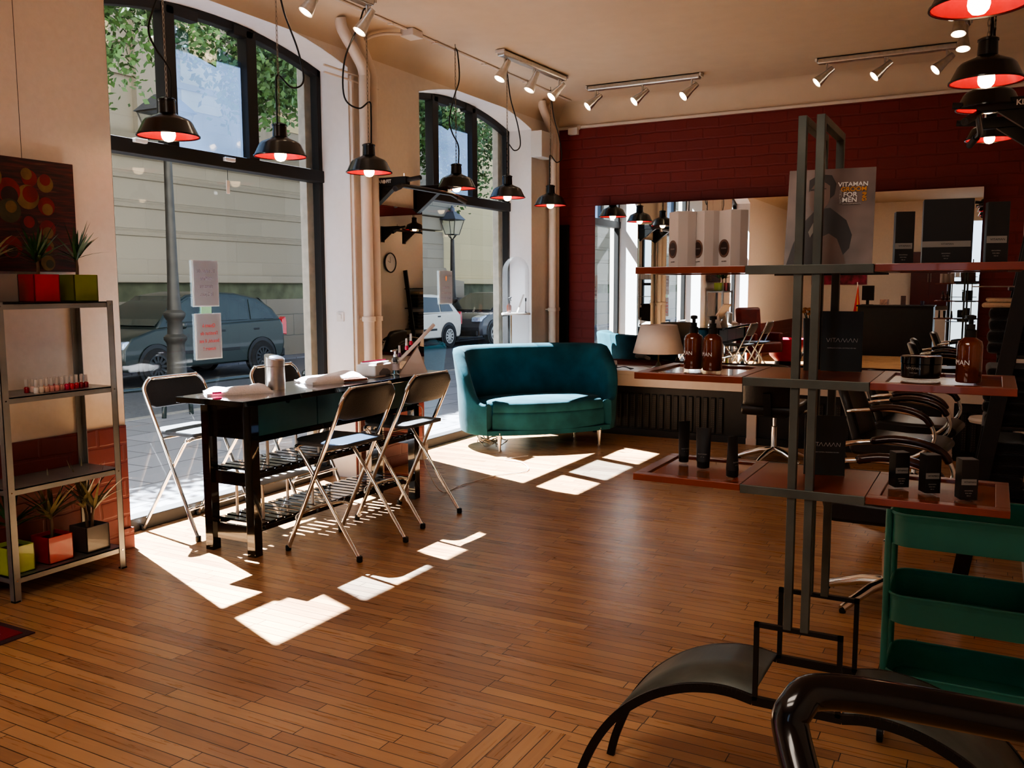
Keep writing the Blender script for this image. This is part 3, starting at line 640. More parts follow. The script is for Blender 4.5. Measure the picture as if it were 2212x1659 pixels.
# folding bar stools
def make_stool():
    t = thing('folding_bar_stool', '', 'bar stool')   # front (table side) at local -x, back at +x
    W = .235
    for s in (-1, 1):
        y = s*W
        build('leg', G().tube([(-.25, y, .012), (.03, y, .60), (.115, y, .775)], .0125, 10), CHROME, t, smooth=60)
        build('foot_cap', G().lathe([(.013, 0), (.017, .004), (.017, .03), (.013, .034)], (-.25, y, 0), 10, True, True), BLACKM, t)
        build('foot_cap', G().lathe([(.013, 0), (.017, .004), (.017, .03), (.013, .034)], (.25, y*.93, 0), 10, True, True), BLACKM, t)
    # back hoop
    hp = [(.115, -W, .775), (.16, -W, .875), (.172, -W+.015, .915), (.179, -W+.05, .945), (.18, -W+.09, .95), (.18, W-.09, .95), (.179, W-.05, .945), (.172, W-.015, .915), (.16, W, .875), (.115, W, .775)]
    build('back_hoop', G().tube(cat_rom(hp, 4), .0125, 10), CHROME, t, smooth=60)
    build('rear_leg_loop', G().tube(cat_rom([(.25, -W*.93, .012), (-.12, -W*.93, .54), (-.185, -W*.93, .60), (-.20, -W*.6, .612), (-.20, W*.6, .612), (-.185, W*.93, .60), (-.12, W*.93, .54), (.25, W*.93, .012)], 5), .0115, 10), CHROME, t, smooth=60)
    build('foot_rail', G().tube(cat_rom([(-.17, -W, .18), (-.215, -W+.05, .20), (-.235, 0, .205), (-.215, W-.05, .20), (-.17, W, .18)], 5), .010, 8), CHROME, t, smooth=60)
    build('cross_brace', G().cyl((.03, -W, .60), (.03, W, .60), .008), CHROME, t)
    # curved vinyl back pad
    g = G(); ny, nz = 10, 5; vs = []
    for i in range(ny+1):
        for j in range(nz+1):
            y = -W+.0+2*W*i/ny; f = j/nz; z = .775+.175*f; x = .118+.062*f+.022*(1-((y/W)**2))-.0
            q = max(0, (abs(y)/W-.7)/.3); z = .775+.02*q*q+(.18-.075*q*q)*f
            vs.append((x, y*.985, z))
    g.add(vs, [(i*(nz+1)+j, (i+1)*(nz+1)+j, (i+1)*(nz+1)+j+1, i*(nz+1)+j+1) for i in range(ny) for j in range(nz)])
    build('back_pad', g, VINYL, t, smooth=60, solid=.022, bev=.006)
    pr = rrect(.40, .39, .07, 5); g = G(); n = len(pr)
    vs = [(x-.04, y, .628+.02*(x/.2)**2) for x, y in pr]+[(x-.04, y, .604+.02*(x/.2)**2) for x, y in pr]
    g.add(vs, [tuple(range(n)), tuple(range(2*n-1, n-1, -1))]+[(i, (i+1) % n, n+(i+1) % n, n+i) for i in range(n)])
    build('seat', g, SEATV, t, bev=.005, smooth=50)
    return t
SEATV = mat('speckled_grey_seat', '#2c2f33', .42, var=.5, bump=.3, scale=220)
st = make_stool(); gs = 'folding bar stools around the bar table'
st.location = (-3.255, 4.01, 0); st['label'] = 'folding black and chrome bar stool on the room side of the table, nearer the camera'; st['group'] = gs
dup(st, (-3.335, 4.745, 0), 0, 'folding black and chrome bar stool on the room side of the table, nearer the sofa', gs)
dup(st, (-4.36, 3.90, 0), PI, 'folding black and chrome bar stool by the window at the near end of the table', gs)
dup(st, (-4.36, 4.79, 0), PI, 'folding black and chrome bar stool by the window, mostly hidden behind the steel bin', gs)

# things on the table
def towel(loc, rz, l, w_, h_, label, seed):
    rnd = random.Random(seed); g = G(); nx, ny = 14, 10; vs = []; ph = rnd.random()*6
    for i in range(nx+1):
        for j in range(ny+1):
            u, v = i/nx*2-1, j/ny*2-1; ed = (1-abs(u)**6)*(1-abs(v)**6)
            z = h_*(.35+.65*ed)+.012*math.sin(3*u+ph)*math.cos(2.4*v+ph)*ed+.02*max(0, u-.1)*ed
            vs.append((u*l/2*(1+.03*math.sin(5*v+ph)), v*w_/2*(1+.05*math.sin(4*u+ph)), max(.004, z)))
    m_ = len(vs); g.add(vs+[(x, y, .0) for x, y, z in vs], [(i*(ny+1)+j, (i+1)*(ny+1)+j, (i+1)*(ny+1)+j+1, i*(ny+1)+j+1) for i in range(nx) for j in range(ny)])
    bd = [i*(ny+1) for i in range(nx+1)]+[nx*(ny+1)+j for j in range(1, ny+1)]+[i*(ny+1)+ny for i in range(nx-1, -1, -1)]+[j for j in range(ny-1, 0, -1)]
    g.f += [(bd[i], bd[(i+1) % len(bd)], m_+bd[(i+1) % len(bd)], m_+bd[i]) for i in range(len(bd))]+[tuple(m_+i for i in bd)]
    t = thing('folded_towel', label, 'towel', loc, rz); build('cloth', g, TOWEL, t, smooth=70)
    return t
TOWEL = mat('white_terry_towel', '#eeeae8', .95, var=.04, bump=.5, scale=120, sheen=.4); PINKP = mat('pink_print', '#d02a62', .7, var=.2); BROWNP = mat('brown_packet', '#8a5038', .5, var=.3)
tw = towel((-3.80, 3.72, TZ), .95, .36, .2, .034, 'folded white towel with a pink mark at the near end of the table', 3)
build('pink_label', G().bx(-.155, -.105, -.1035, -.101, .012, .022), PINKP, tw)
tw = towel((-3.72, 4.45, TZ), 1.2, .40, .24, .045, 'folded white towel in the middle of the table beside the white box', 9)
build('brown_underside', G().bx(.02, .19, -.125, -.05, .004, .02), BROWNP, tw, bev=.004)
t = thing('steel_bin', 'small round brushed steel bin with a swing lid on the table', 'bin', (-3.745, 3.965, TZ))
STEEL = mat('brushed_steel', (.66, .63, .58), .3, 1., var=.08, scale=30)
build('body', G().lathe([(.058, 0), (.058, .135)], n=32, cap0=True), STEEL, t, smooth=40)
g = G(); n = 32; vs = []
for j in range(n):
    a = 2*PI*j/n; x, y = .059*math.cos(a), .059*math.sin(a); vs += [(x, y, .137), (x, y, .19+.018*(-x/.059))]
g.add(vs, [(2*j, 2*((j+1) % n), 2*((j+1) % n)+1, 2*j+1) for j in range(n)]+[tuple(2*j+1 for j in range(n))]); build('lid_hood', g, STEEL, t, smooth=50)
build('swing_flap', G().at((.012, 0, .186), (0, .3, 0)).lathe([(.0005, .012), (.03, .01), (.046, .004), (.048, 0)], n=24), STEEL, t, smooth=60)
t = thing('wipe_dispenser', 'low white plastic box with a clipped front and papers on top', 'box', (-3.70, 4.88, TZ), .1)
build('body', G().bx(-.075, .075, -.12, .12, .006, .085), WPLAST, t, bev=.012, seg=3)
build('clip', G().at((.076, 0, 0)).prism([(-.07, .012), (.07, .012), (.07, .03), (.03, .05), (-.02, .055), (-.07, .03)], 'x', 0, .004), mat('grey_clip', '#7c7c80', .3, .4), t)
build('base', G().bx(-.06, .06, -.1, .1, 0, .008), CHROME, t)
build('papers', G().at((0, 0, .086), (0, 0, .12)).bx(-.06, .06, -.1, .1, 0, .012), PAPER, t); build('red_pen', G().cyl((-.03, -.11, .102), (.02, .11, .104), .004), PINKP, t)
t = thing('sanitizer_bottle', 'clear pump bottle of hand gel beside the white box', 'bottle', (-3.63, 5.02, TZ))
CLEAR = mat('clear_plastic', '#e6eef2', .05, trans=.95, var=0, ior=1.2)
build('bottle', G().lathe([(.026, 0), (.028, .004), (.028, .09), (.022, .112), (.011, .12), (.011, .126)], n=20, cap0=True), CLEAR, t, smooth=50)
build('gel', G().lathe([(.0005, .003), (.024, .004), (.024, .07), (.0005, .071)], n=20), mat('gel_blue', '#d4e6f2', .1, trans=.9, var=0, ior=1.33), t, smooth=50)
build('pump', G().lathe([(.013, .122), (.013, .138), (.006, .14), (.006, .16), (.01, .162), (.01, .172)], n=14, cap1=True).bx(-.006, .006, -.045, .01, .16, .17), WPLAST, t, smooth=40)
build('label', G().lathe([(.0286, .03), (.0286, .075)], n=20), mat('gel_label', '#e3dfe8', .5), t, smooth=40)
RACK = mat('pale_rack_board', '#cfc0b4', .5, var=.05)
# tilted polish rack
t = thing('polish_rack', 'tilted pale board standing on a triangular foot at the far end of the table', 'rack', (-3.70, 5.04, TZ), -.96)
build('board', G().at((0, 0, .012), (.80, 0, 0)).bx(-.075, .075, 0, .46, -.008, .010), RACK, t, bev=.003)
build('foot', G().prism([(.07, .0), (.27, 0), (.20, .19)], 'x', .06, .07), RACK, t); build('foot', G().prism([(.07, .0), (.27, 0), (.2, .19)], 'x', -.07, -.06), RACK, t)
def rackpolish(x, y, z, c, lab): polish((x, y, z), c, .05, lab, None, WPLAST)
for q, xl, c, lab in [(.045, .045, '#2e1a38', 'dark plum nail polish lowest on the tilted rack'), (.075, .0, '#62305c', 'violet nail polish on the lower part of the tilted rack'), (.125, .04, '#d42a58', 'pink nail polish on the upper part of the tilted rack'), (.155, -.01, '#c4203e', 'red nail polish highest on the tilted rack')]:
    p = Matrix.Rotation(-.96, 3, 'Z') @ Vector((xl, q, 0)); rackpolish(-3.70+p.x, 5.04+p.y, TZ+q*1.03+.038, c, lab)
t = thing('power_adapter', 'white power block hanging by its cable at the far table leg', 'adapter', (-3.50, 5.16, .30))
build('block', G().box((0, 0, .05), (.035, .075, .11)), WPLAST, t, bev=.008); build('cable', G().tube(cat_rom([(0, 0, .1), (-.005, .0, .3), (-.01, .0, .36), (-.045, .0, .38)], 5), .004, 6), WPLAST, t, smooth=60)
build('cable', G().tube(cat_rom([(0, 0, 0), (.0, .05, -.1), (.02, .2, -.28), (.0, .5, -.293), (.05, .9, -.293), (.2, 1.2, -.293), (.0, 1.5, -.293), (-.2, 1.55, -.293), (-.1, 1.8, -.293)], 6), .004, 6), WPLAST, t, smooth=60)
# red mat at the left edge
t = thing('floor_mat', 'red mat with a thin pale line border, cut by the left edge', 'mat', (-3.95, 1.95, 0))
build('border', G().bx(-.33, .32, -.5, .365, .0, .006), mat('mat_brown_edge', '#3a2328', .9, var=.2, bump=.4, scale=150), t, bev=.002)
build('pile', G().bx(-.3, .285, -.47, .33, .006, .010), mat('mat_red_pile', '#7a1426', .95, var=.25, bump=.6, scale=200), t)
g = G().bx(.215, .222, -.4, .27, .0102, .0108).bx(-.24, .222, .263, .27, .0102, .0108); build('line_border', g, mat('mat_pale_line', '#b9909a', .9), t)

# ------------------------------------------------------------------ sofa
def U(t_, a, b, n=.72): return (a*math.copysign(abs(math.cos(t_))**n, math.cos(t_)), b*math.copysign(abs(math.sin(t_))**n, math.sin(t_)))
t = thing('velvet_loveseat', 'teal velvet tub loveseat with a high curved back in the far window corner', 'sofa', (-3.84, 7.64, 0), math.radians(47))
g = G(); N = 44; T0, T1 = -.72, PI+.72; rows = []
for i in range(N+1):
    f = i/N; a = T0+(T1-T0)*f; e_ = min(f, 1-f)
    s = min(1, max(0, (e_-.015)/.205)); s = s*s*(3-2*s); s = s**1.25
    h = .43+(.915-.43)*s + .02*math.sin(PI*f)
    fl = .055*s
    def P(off, z, fl_=0): 
        x, y = U(a, .755+off+fl_, .43+off+fl_); return (x, y, z)
    rr = [P(.0, .15), P(.012, .24), P(.012+fl*.3, .24+(h-.24)*.5), P(.012+fl, h-.03), P(.008+fl, h-.005), P(-.02+fl*.9, h+.008), P(-.055+fl*.7, h-.008), P(-.075+fl*.5, h-.04), P(-.095, .24+(h-.24)*.5), P(-.10, .24), P(-.10, .15)]
    rows.append(rr)
M_ = len(rows[0]); vs = [p for r_ in rows for p in r_]
g.add(vs, [(i*M_+j, (i+1)*M_+j, (i+1)*M_+j+1, i*M_+j+1) for i in range(N) for j in range(M_-1)]+[tuple(range(M_)), tuple(N*M_+j for j in range(M_))[::-1]]+[(i*M_, i*M_+M_-1, (i+1)*M_+M_-1, (i+1)*M_) for i in range(N)])
build('back_shell', g, VELVET, t, smooth=50, bev=.006)
# piping along the front edge of each arm
for rr in (rows[0], rows[-1]): build('piping', G().tube([rr[j] for j in range(M_)], .005, 6), VELVET, t, smooth=60)
inn = [U(T0+(T1-T0)*i/30, .63, .34) for i in range(31)]
fr = [(-.56+1.12*k/10, -.30-.12*(1-(abs(k-5)/5)**2.2)) for k in range(11)]
pl = [p for p in inn if p[1] > -.26]+fr
def cush(z0, z1, ins, bow):
    g = G(); n = len(pl); c = Vector((0, .0))
    rings = [(z0, .01), (z0+.012, 0), (z1-.03, 0), (z1-.008, .012), (z1, .04)]
    for z, q in rings:
        g.v += [(p[0]*(1-q-ins), p[1]*(1-q-ins), z+(bow*.4 if z == z1 else 0)) for p in pl]
    m_ = len(rings); g.f += [(k*n+i, k*n+(i+1) % n, (k+1)*n+(i+1) % n, (k+1)*n+i) for k in range(m_-1) for i in range(n)]
    g.v.append((0, -.02, z1+bow)); ce = len(g.v)-1; g.f += [((m_-1)*n+i, (m_-1)*n+(i+1) % n, ce) for i in range(n)]+[tuple(range(n))[::-1]]
    return g
build('seat_base', cush(.19, .36, 0, 0), VELVET, t, smooth=45)
build('seat_cushion', cush(.355, .435, .012, .03), VELVET, t, smooth=60)
g = G(); bp = [(U(T0+(T1-T0)*i/30, .71, .42)) for i in range(31)]; bp = [p for p in bp if p[1] > -.3]+[(-.62+1.24*k/8, -.32-.1*(1-(abs(k-4)/4)**2)) for k in range(9)]
g.prism(bp, 'z', .148, .195); build('plinth', g, VELVET, t, bev=.006)
LEGM = mat('nickel_sofa_leg', (.6, .55, .48), .3, .9, var=.1)
for x, y in ((-.50, -.33), (.50, -.33), (-.46, .18), (.46, .18)):
    build('leg', G().lathe([(.024, .17), (.02, .12), (.011, .02), (.012, .008), (.018, .006), (.018, 0)], (x, y, 0), 14, True, True), LEGM, t, smooth=40)
# cable tangle under the sofa
rnd = random.Random(4); g = G()
for k in range(7):
    c = (rnd.uniform(-.07, .07), rnd.uniform(-.05, .05)); pts = [(c[0]+(.08+.03*rnd.random())*math.cos(a*.7+k), c[1]+(.05+.02*rnd.random())*math.sin(a*.7+k), .01+.05*abs(math.sin(a*.9+k))+.006*k) for a in range(10)]
    g.tube(cat_rom(pts, 5), .0045, 6)
single('cable_tangle', g, mat('grey_cable', '#8d867a', .5), 'tangled heap of grey cable on the floor under the sofa', 'cable', (-4.12, 7.25, 0), smooth=60)

# ------------------------------------------------------------------ glass dome display
t = thing('dome_display', 'tall clear cylinder display case with a domed top behind the sofa', 'display case', (-4.45, 8.33, 0)); R = .142
CYL = thin_glass('dome_acrylic', (.92, .93, .94), .02, (.9, .9, .92), .03)
dm = [(R, .5), (R, 1.66)]+[(max(.001, R*math.cos(a*PI/16)), 1.66+.165*math.sin(a*PI/16)) for a in range(1, 9)]
build('dome', G().lathe(dm, n=36), CYL, t, smooth=60)
build('base', G().lathe([(R+.02, 0), (R+.02, .48), (R+.005, .5), (.001, .5)], n=36), WPLAST, t, smooth=40)
build('shelf', G().lathe([(.0005, 1.215), (R+.012, 1.215), (R+.012, 1.235), (.0005, 1.235)], n=36), WPLAST, t, smooth=30)
build('centre_post', G().cyl((-.03, -.05, .5), (-.03, -.05, 1.215), .007), mat('brass_rod', '#9a7648', .3, .7), t)
t = thing('spray_bottle', 'small brown bottle with a trigger top inside the glass dome', 'bottle', (-4.50, 8.27, 1.235))
AMB = mat('amber_glass', '#5a2408', .08, var=.25, coat=.7, scale=8)
build('bottle', G().lathe([(.024, 0), (.026, .003), (.026, .075), (.01, .092), (.01, .1)], n=16, cap0=True), AMB, t, smooth=50)
build('sprayer', G().lathe([(.012, .1), (.012, .12), (.008, .14)], n=12, cap1=True).bar((0, -.01, .15), (.0, .045, .165), .014, .014).bar((0, .03, .15), (0, .04, .125), .007), BLACKM, t)
single('incense_holder', G().bar((0, -.07, .0), (0, .08, .19), .018, .006), mat('pale_wood_slat', '#9a8a78', .6), 'slanted pale wooden slat inside the glass dome', 'slat', (-4.41, 8.35, 1.237))
single('black_wand', G().cyl((0, 0, 0), (0, 0, .12), .003).cyl((0, 0, .12), (0, 0, .155), .008).lathe([(.012, 0), (.012, .006)], n=10, cap1=True), BLACKM, 'thin upright black wand on a small foot inside the glass dome', 'wand', (-4.38, 8.42, 1.236))
# ------------------------------------------------------------------ counter
t = thing('styling_counter', 'long white counter under the wide mirror', 'counter', (-1.7, 8.8, 0)); O = t.location
WC = mat('white_counter_laminate', '#cfc3b8', .35, var=.03)
build('worktop', G().bx(-3.72, .195, 8.44, 9.11, .62, .66), WC, t, org=O, bev=.004)
build('apron', G().bx(-3.72, .195, 8.455, 8.49, .505, .62), WC, t, org=O)
for x in (-2.025, -.35): build('leg', G().bx(x, x+.09, 8.46, 8.52, 0, .505), WC, t, org=O); build('leg_plinth', G().bx(x-.004, x+.094, 8.455, 8.52, 0, .06), WC, t, org=O)
build('drawer_handle', G().bar((-2.06, 8.44, .585), (-1.95, 8.44, .585), .012), CHROME, t, org=O)
build('drawer_handle', G().bar((-1.25, 8.44, .585), (-1.15, 8.44, .585), .012), CHROME, t, org=O)
DARKP = mat('dark_charcoal_panel', '#1b1918', .45, var=.2); GRILLE = mat('grille_holes', '#4a4640', .6, var=.2)
def radcover(x0, x1, r0, r1, label):
    t = thing('radiator_cover', label, 'radiator cover', ((x0+x1)/2, 8.55, 0)); O = t.location
    build('panel', G().bx(x0, x1, 8.5, 8.56, 0, .5), DARKP, t, org=O)
    build('plinth', G().bx(x0, x1, 8.47, 8.5, 0, .07), DARKP, t, org=O)
    g = G(); x = r0
    while x < r1: g.bx(x, x+.05, 8.478, 8.498, .08, .43); x += .075
    c = build('radiator_columns', g, DARKP, t, org=O, bev=.008)
    g = G(); x = r0
    while x < r1:
        for k in range(15):
            for q in (.012, .03): g.bx(x+q, x+q+.006, 8.4765, 8.4785, .1+k*.021, .111+k*.021)
        x += .075
    build('vent_holes', g, GRILLE, c, org=O)['kind'] = 'stuff'
radcover(-3.62, -2.03, -3.36, -2.25, 'dark radiator cover under the counter beside the sofa')
radcover(-1.93, -.36, -1.45, -.5, 'dark radiator cover under the counter behind the display stand')
radcover(-.26, .19, -.2, .1, 'dark radiator cover under the right end of the counter')
# table lamp and bits on counter
t = thing('table_lamp', 'table lamp with a wide white cone shade on the white counter', 'lamp', (-3.03, 8.80, .66))
build('lamp_shade', G().lathe([(.262, .165), (.185, .455)], n=40), mat('white_lampshade', '#d8ccc4', .8, var=.03), t, smooth=40, solid=.003)
build('stem', G().lathe([(.008, .02), (.008, .2), (.014, .21), (.008, .22), (.006, .38)], n=12), mat('brass', '#7a6a48', .3, .8), t, smooth=40)
build('base', G().lathe([(.075, 0), (.075, .01), (.03, .03), (.018, .06), (.01, .075)], n=24, cap0=True), mat('brass_base', '#6e6250', .3, .7), t, smooth=40)
t = thing('card_terminal', 'small pale grey handheld device lying on the counter behind the sofa', 'device', (-3.50, 8.62, .66), .4)
build('body', G().at((0, 0, .045), (.4, 0, 0)).bx(-.08, .08, -.05, .05, -.02, .02), mat('pale_grey_plastic', '#9a9690', .4), t, bev=.008)
build('screen', G().at((0, 0, .067), (.4, 0, 0)).bx(-.05, .02, -.03, .03, 0, .002), mat('dull_screen', '#5d6a66', .2), t); build('stand', G().bx(-.05, .05, 0, .05, 0, .03), BLACKM, t, bev=.004)
g = G(); rnd = random.Random(9)
for k in range(4): g.tube(cat_rom([(-.2+.02*k, -.05+.02*k, .01), (-.1, .05*rnd.random(), .03), (0, -.04+.03*k, .01), (.1, .04*rnd.random(), .025), (.2, -.06+.03*k, .008)], 5), .004, 6)
single('loose_cables', g, CORD, 'loose dark cables lying on the counter beside the table lamp', 'cable', (-3.42, 8.56, .662), smooth=60)

# ------------------------------------------------------------------ display stand
t = thing('display_stand', 'steel product stand with four posts, three wooden shelves and a curved sheet base', 'display stand', (-.4, 2.4, 0)); O = t.location
YFs, YRs = 2.25, 2.55; pw = .02
PX = (-.422, -.380)
for yy in (YFs, YRs):
    for x in PX: build('post', G().bx(x-pw/2, x+pw/2, yy-pw/2, yy+pw/2, .635, 1.905), STEELD, t, org=O, bev=.0015)
for x in PX: build('top_bar', G().bx(x-pw/2, x+pw/2, YFs+pw/2, YRs-pw/2, 1.885, 1.905), STEELD, t, org=O, bev=.0015)
for yy in (YFs, YRs):
    w_ = .012
    g = G().bx(-.505, -.505+w_, yy-.006, yy+.006, .43, .64).bx(-.30, -.30+w_, yy-.006, yy+.006, .43, .64).bx(-.505, -.288, yy-.006, yy+.006, .628, .64)
    build('square_frame', g, STEELB, t, org=O)
    # wing shaped rail: flat bar on edge
    def cur(x):   # height of rail by x, symmetrical about -.4
        d = abs(x+.395); 
        return .43+.0 if d < .11 else None
    lp = [(-.395-.11, .428), (-.56, .437), (-.62, .436), (-.70, .418), (-.79, .375), (-.88, .30), (-.95, .20), (-1.0, .08), (-1.02, 0)]
    lp = cat_rom([(x, yy, z) for x, z in lp], 5); rp = [(-.79-x, y, z) for x, y, z in lp]
    for pts in (lp, rp):
        g = G()
        for a, b_ in zip(pts[:-1], pts[1:]): g.bar(a, b_, .012, .024, up=(0, 0, 1))
        build('curved_rail', g, STEELB, t, org=O)
    build('centre_rail', G().bx(-.505, -.285, yy-.006, yy+.006, .416, .44), STEELB, t, org=O)
for sgn in (0, 1):
    pts = [p for p in lp if p[2] > .16]; g = G(); vs = []
    for x, y, z in pts:
        xx = x if not sgn else -.79-x; vs += [(xx, YFs+.006, z+.012), (xx, YRs-.006, z+.012)]
    g.add(vs, [(2*i, 2*i+1, 2*i+3, 2*i+2) for i in range(len(pts)-1)]); build('curved_sheet', g, STEELD, t, org=O, smooth=60, solid=.003)
SHZ = (1.0, 1.275, 1.553)
GLS = thin_glass('shelf_inset', (.75, .5, .38), .3, (.3, .16, .1), .06)
for z in SHZ:
    y0, y1 = YFs-.012, YRs+.02
    for ya in (y0-.004, y1-.002): build('metal_strip', G().bx(-.548, -.25, ya, ya+.006, z-.022, z), STEELD, t, org=O, bev=.001)
    for x0, x1 in ((-.838, -.549), (-.249, .055)):
        g = G().bx(x0, x1, y0, y0+.03, z-.018, z).bx(x0, x1, y1-.03, y1, z-.018, z).bx(x0, x0+.03, y0+.03, y1-.03, z-.018, z).bx(x1-.03, x1, y0+.03, y1-.03, z-.018, z)
        w_ = build('wood_frame', g, WOODR, t, org=O, bev=.0015); build('inset_panel', G().bx(x0+.03, x1-.03, y0+.03, y1-.03, z-.012, z-.005), mat('inset_glossy_wood', '#7a4a30', .12, var=.2, scale=5, coat=.6), w_, org=O)
    build('centre_board', G().bx(-.547, -.251, y0+.002, y1-.002, z-.014, z-.001), WOODR, t, org=O)

# products
GREYC = mat('pale_grey_card', '#b9b3b0', .6, var=.03); EMB = mat('dark_brown_emblem', '#2c1c18', .5); EMBR = mat('bronze_ring', '#6c5244', .5)
SMALLT = mat('tiny_print', '#8f8a86', .7, var=0)
def hexbox(loc, rz, label):
    t = thing('product_box', label, 'product box', loc, rz, 'tall pale grey product boxes on the top shelf'); w_ = .054; h_ = .147
    pts = [(-w_/2, -w_/2), (w_/2, -w_/2), (w_/2+.004, -.0), (w_/2, w_/2), (-w_/2, w_/2)]
    build('carton', G().prism(pts, 'z', 0, h_), GREYC, t, bev=.0015)
    e = build('emblem', G().at((0, -w_/2-.0006, .048), (PI/2, 0, 0)).lathe([(.0005, .0), (.0235, 0), (.0235, .0012)], n=28), EMBR, t)
    build('emblem_centre', G().at((0, -w_/2-.0016, .048), (PI/2, 0, 0)).lathe([(.0005, 0), (.018, 0)], n=28), EMB, t)
    text('VITAMAN', .0055, SMALLT, t, (0, -w_/2-.0019, .048), (PI/2, 0, 0), ext=.0001)
    text('GROOMING', .0042, EMB, t, (0, -w_/2-.0006, .014), (PI/2, 0, 0), ext=.0001)
hexbox((-.745, 2.345, SHZ[2]), -.80, 'pale grey carton with a round dark emblem, leftmost of the three on the top shelf')
hexbox((-.683, 2.36, SHZ[2]), -.70, 'pale grey carton with a round dark emblem, middle of the three on the top shelf')
hexbox((-.612, 2.36, SHZ[2]), -.72, 'pale grey carton with a round dark emblem, nearest the poster on the top shelf')
BCARD = mat('black_card', '#0f0e0e', .45, var=.15); GBAND = mat('grey_band', '#77746f', .6, var=.03)
def blackbox(loc, rz, w_, d_, h_, bz, bh, label, name='product_box', stripes=True, group=None):
    t = thing(name, label, 'product box', loc, rz, group)
    build('carton', G().bx(-w_/2, w_/2, -d_/2, d_/2, 0, h_), BCARD, t, bev=.001)
    build('grey_band', G().bx(-w_/2, w_/2-.004, -d_/2-.0006, -d_/2, bz, bz+bh), GBAND, t)
    text('VITAMAN', bh*.45, BCARD, t, (0, -d_/2-.0011, bz+bh/2), (PI/2, 0, 0), ext=.0001)
    for i in range(3): text(['GROOMING', 'FOR MEN', '100 ml'][i], .0035, SMALLT, t, (-.002, -d_/2-.0006, bz*.62-.006*i), (PI/2, 0, 0), ext=.0001)
    if stripes:
        for i in range(3): build('side_stripe', G().bx(w_/2, w_/2+.0006, -d_/2+.01+.012*i, -d_/2+.0125+.012*i, .006, h_-.006), GBAND, t)
blackbox((-.203, 2.40, SHZ[2]), .25, .043, .03, .128, .038, .014, 'slim black carton with a grey band, between the poster and the big black box')
blackbox((-.108, 2.40, SHZ[2]), .12, .108, .05, .153, .040, .014, 'large black carton with a grey band on the top shelf', stripes=False)
blackbox((-.003, 2.37, SHZ[2]), .2, .046, .03, .140, .046, .016, 'slim black carton with a grey band at the right end of the top shelf')
gr = None
blackbox((-.190, 2.40, SHZ[0]), .55, .036, .036, .088, .036, .014, 'small black carton with side stripes, leftmost of three on the lowest shelf')
blackbox((-.118, 2.365, SHZ[0]), .5, .037, .037, .094, .036, .014, 'small black carton with side stripes, middle of three on the lowest shelf')
blackbox((-.037, 2.33, SHZ[0]), .4, .038, .038, .096, .036, .014, 'small black carton with side stripes, rightmost of three on the lowest shelf')
# poster
def photo_mat():
    m = bpy.data.materials.new('poster_print'); m.use_nodes = True; nt = m.node_tree; L = nt.links; b = nt.nodes['Principled BSDF']; b.inputs['Roughness'].default_value = .4
    tc = nd(nt, 'ShaderNodeTexCoord'); sp = nd(nt, 'ShaderNodeSeparateXYZ'); L.new(tc.outputs['Object'], sp.inputs[0])
    n_ = nd(nt, 'ShaderNodeTexNoise'); n_.inputs['Scale'].default_value = 9; L.new(tc.outputs['Object'], n_.inputs['Vector'])
    r_ = nd(nt, 'ShaderNodeValToRGB'); r_.color_ramp.elements[0].position = .3; r_.color_ramp.elements[0].color = lin('#3c302e')+[1]; r_.color_ramp.elements[1].position = .72; r_.color_ramp.elements[1].color = lin('#74605a')+[1]
    L.new(n_.outputs['Fac'], r_.inputs['Fac']); L.new(r_.outputs[0], b.inputs['Base Color']); return m
t = thing('poster_board', 'leaning poster of a man in a dark jacket with white and orange lettering', 'poster', (-.374, 2.36, SHZ[2]), .1)
pb = .33
inner = bpy.data.objects.new('board_tilt', None)
bpy.data.objects.remove(inner)
def pst(nm, g, m_): 
    o = build(nm, g, m_, t); o.rotation_euler = (-pb, 0, 0); return o
pst('board', G().bx(-.105, .105, 0, .004, 0, .262), photo_mat())
SKIN = mat('printed_skin', '#5e4a42', .5, var=.15); SUIT = mat('printed_dark_jacket', '#1f1a1c', .5, var=.2); HAIR = mat('printed_hair', '#211815', .5, var=.2)
# printed figure, flat shapes on the board
def shp(pts, k_, m_, nm): pst(nm, G().prism(pts, 'y', -k_, -k_+.0003), m_)
shp([(-.1, 0), (-.085, .06), (-.06, .12), (-.035, .15), (.0, .155), (.04, .12), (.055, .08), (.05, .045), (.03, .02), (.03, 0)], .0005, SUIT, 'printed_jacket')
shp([(-.052, .165), (-.05, .2), (-.04, .225), (-.02, .232), (-.004, .22), (0, .19), (-.006, .165), (-.02, .148), (-.03, .14), (-.044, .148)], .0009, SKIN, 'printed_face')
shp([(-.054, .2), (-.054, .232), (-.03, .248), (0, .244), (.012, .22), (.008, .19), (-.002, .18), (-.003, .215), (-.02, .228), (-.04, .222)], .0013, HAIR, 'printed_hair')
shp([(-.03, .0), (-.035, .04), (-.02, .075), (.0, .085), (.02, .07), (.035, .03), (.045, 0)], .0012, SKIN, 'printed_hand')
shp([(-.05, .09), (-.028, .14), (-.02, .145), (-.028, .11), (-.045, .075)], .0011, GBAND, 'printed_collar')
shp([(-.050, .203), (-.034, .205), (-.034, .208), (-.050, .207)], .0017, HAIR, 'printed_eyebrow'); shp([(-.028, .205), (-.012, .206), (-.012, .209), (-.028, .208)], .0017, HAIR, 'printed_eyebrow')
shp([(-.038, .172), (-.02, .173), (-.022, .169), (-.036, .168)], .0017, HAIR, 'printed_mouth')
ORG = mat('orange_lettering', '#c98a2c', .6, var=0)
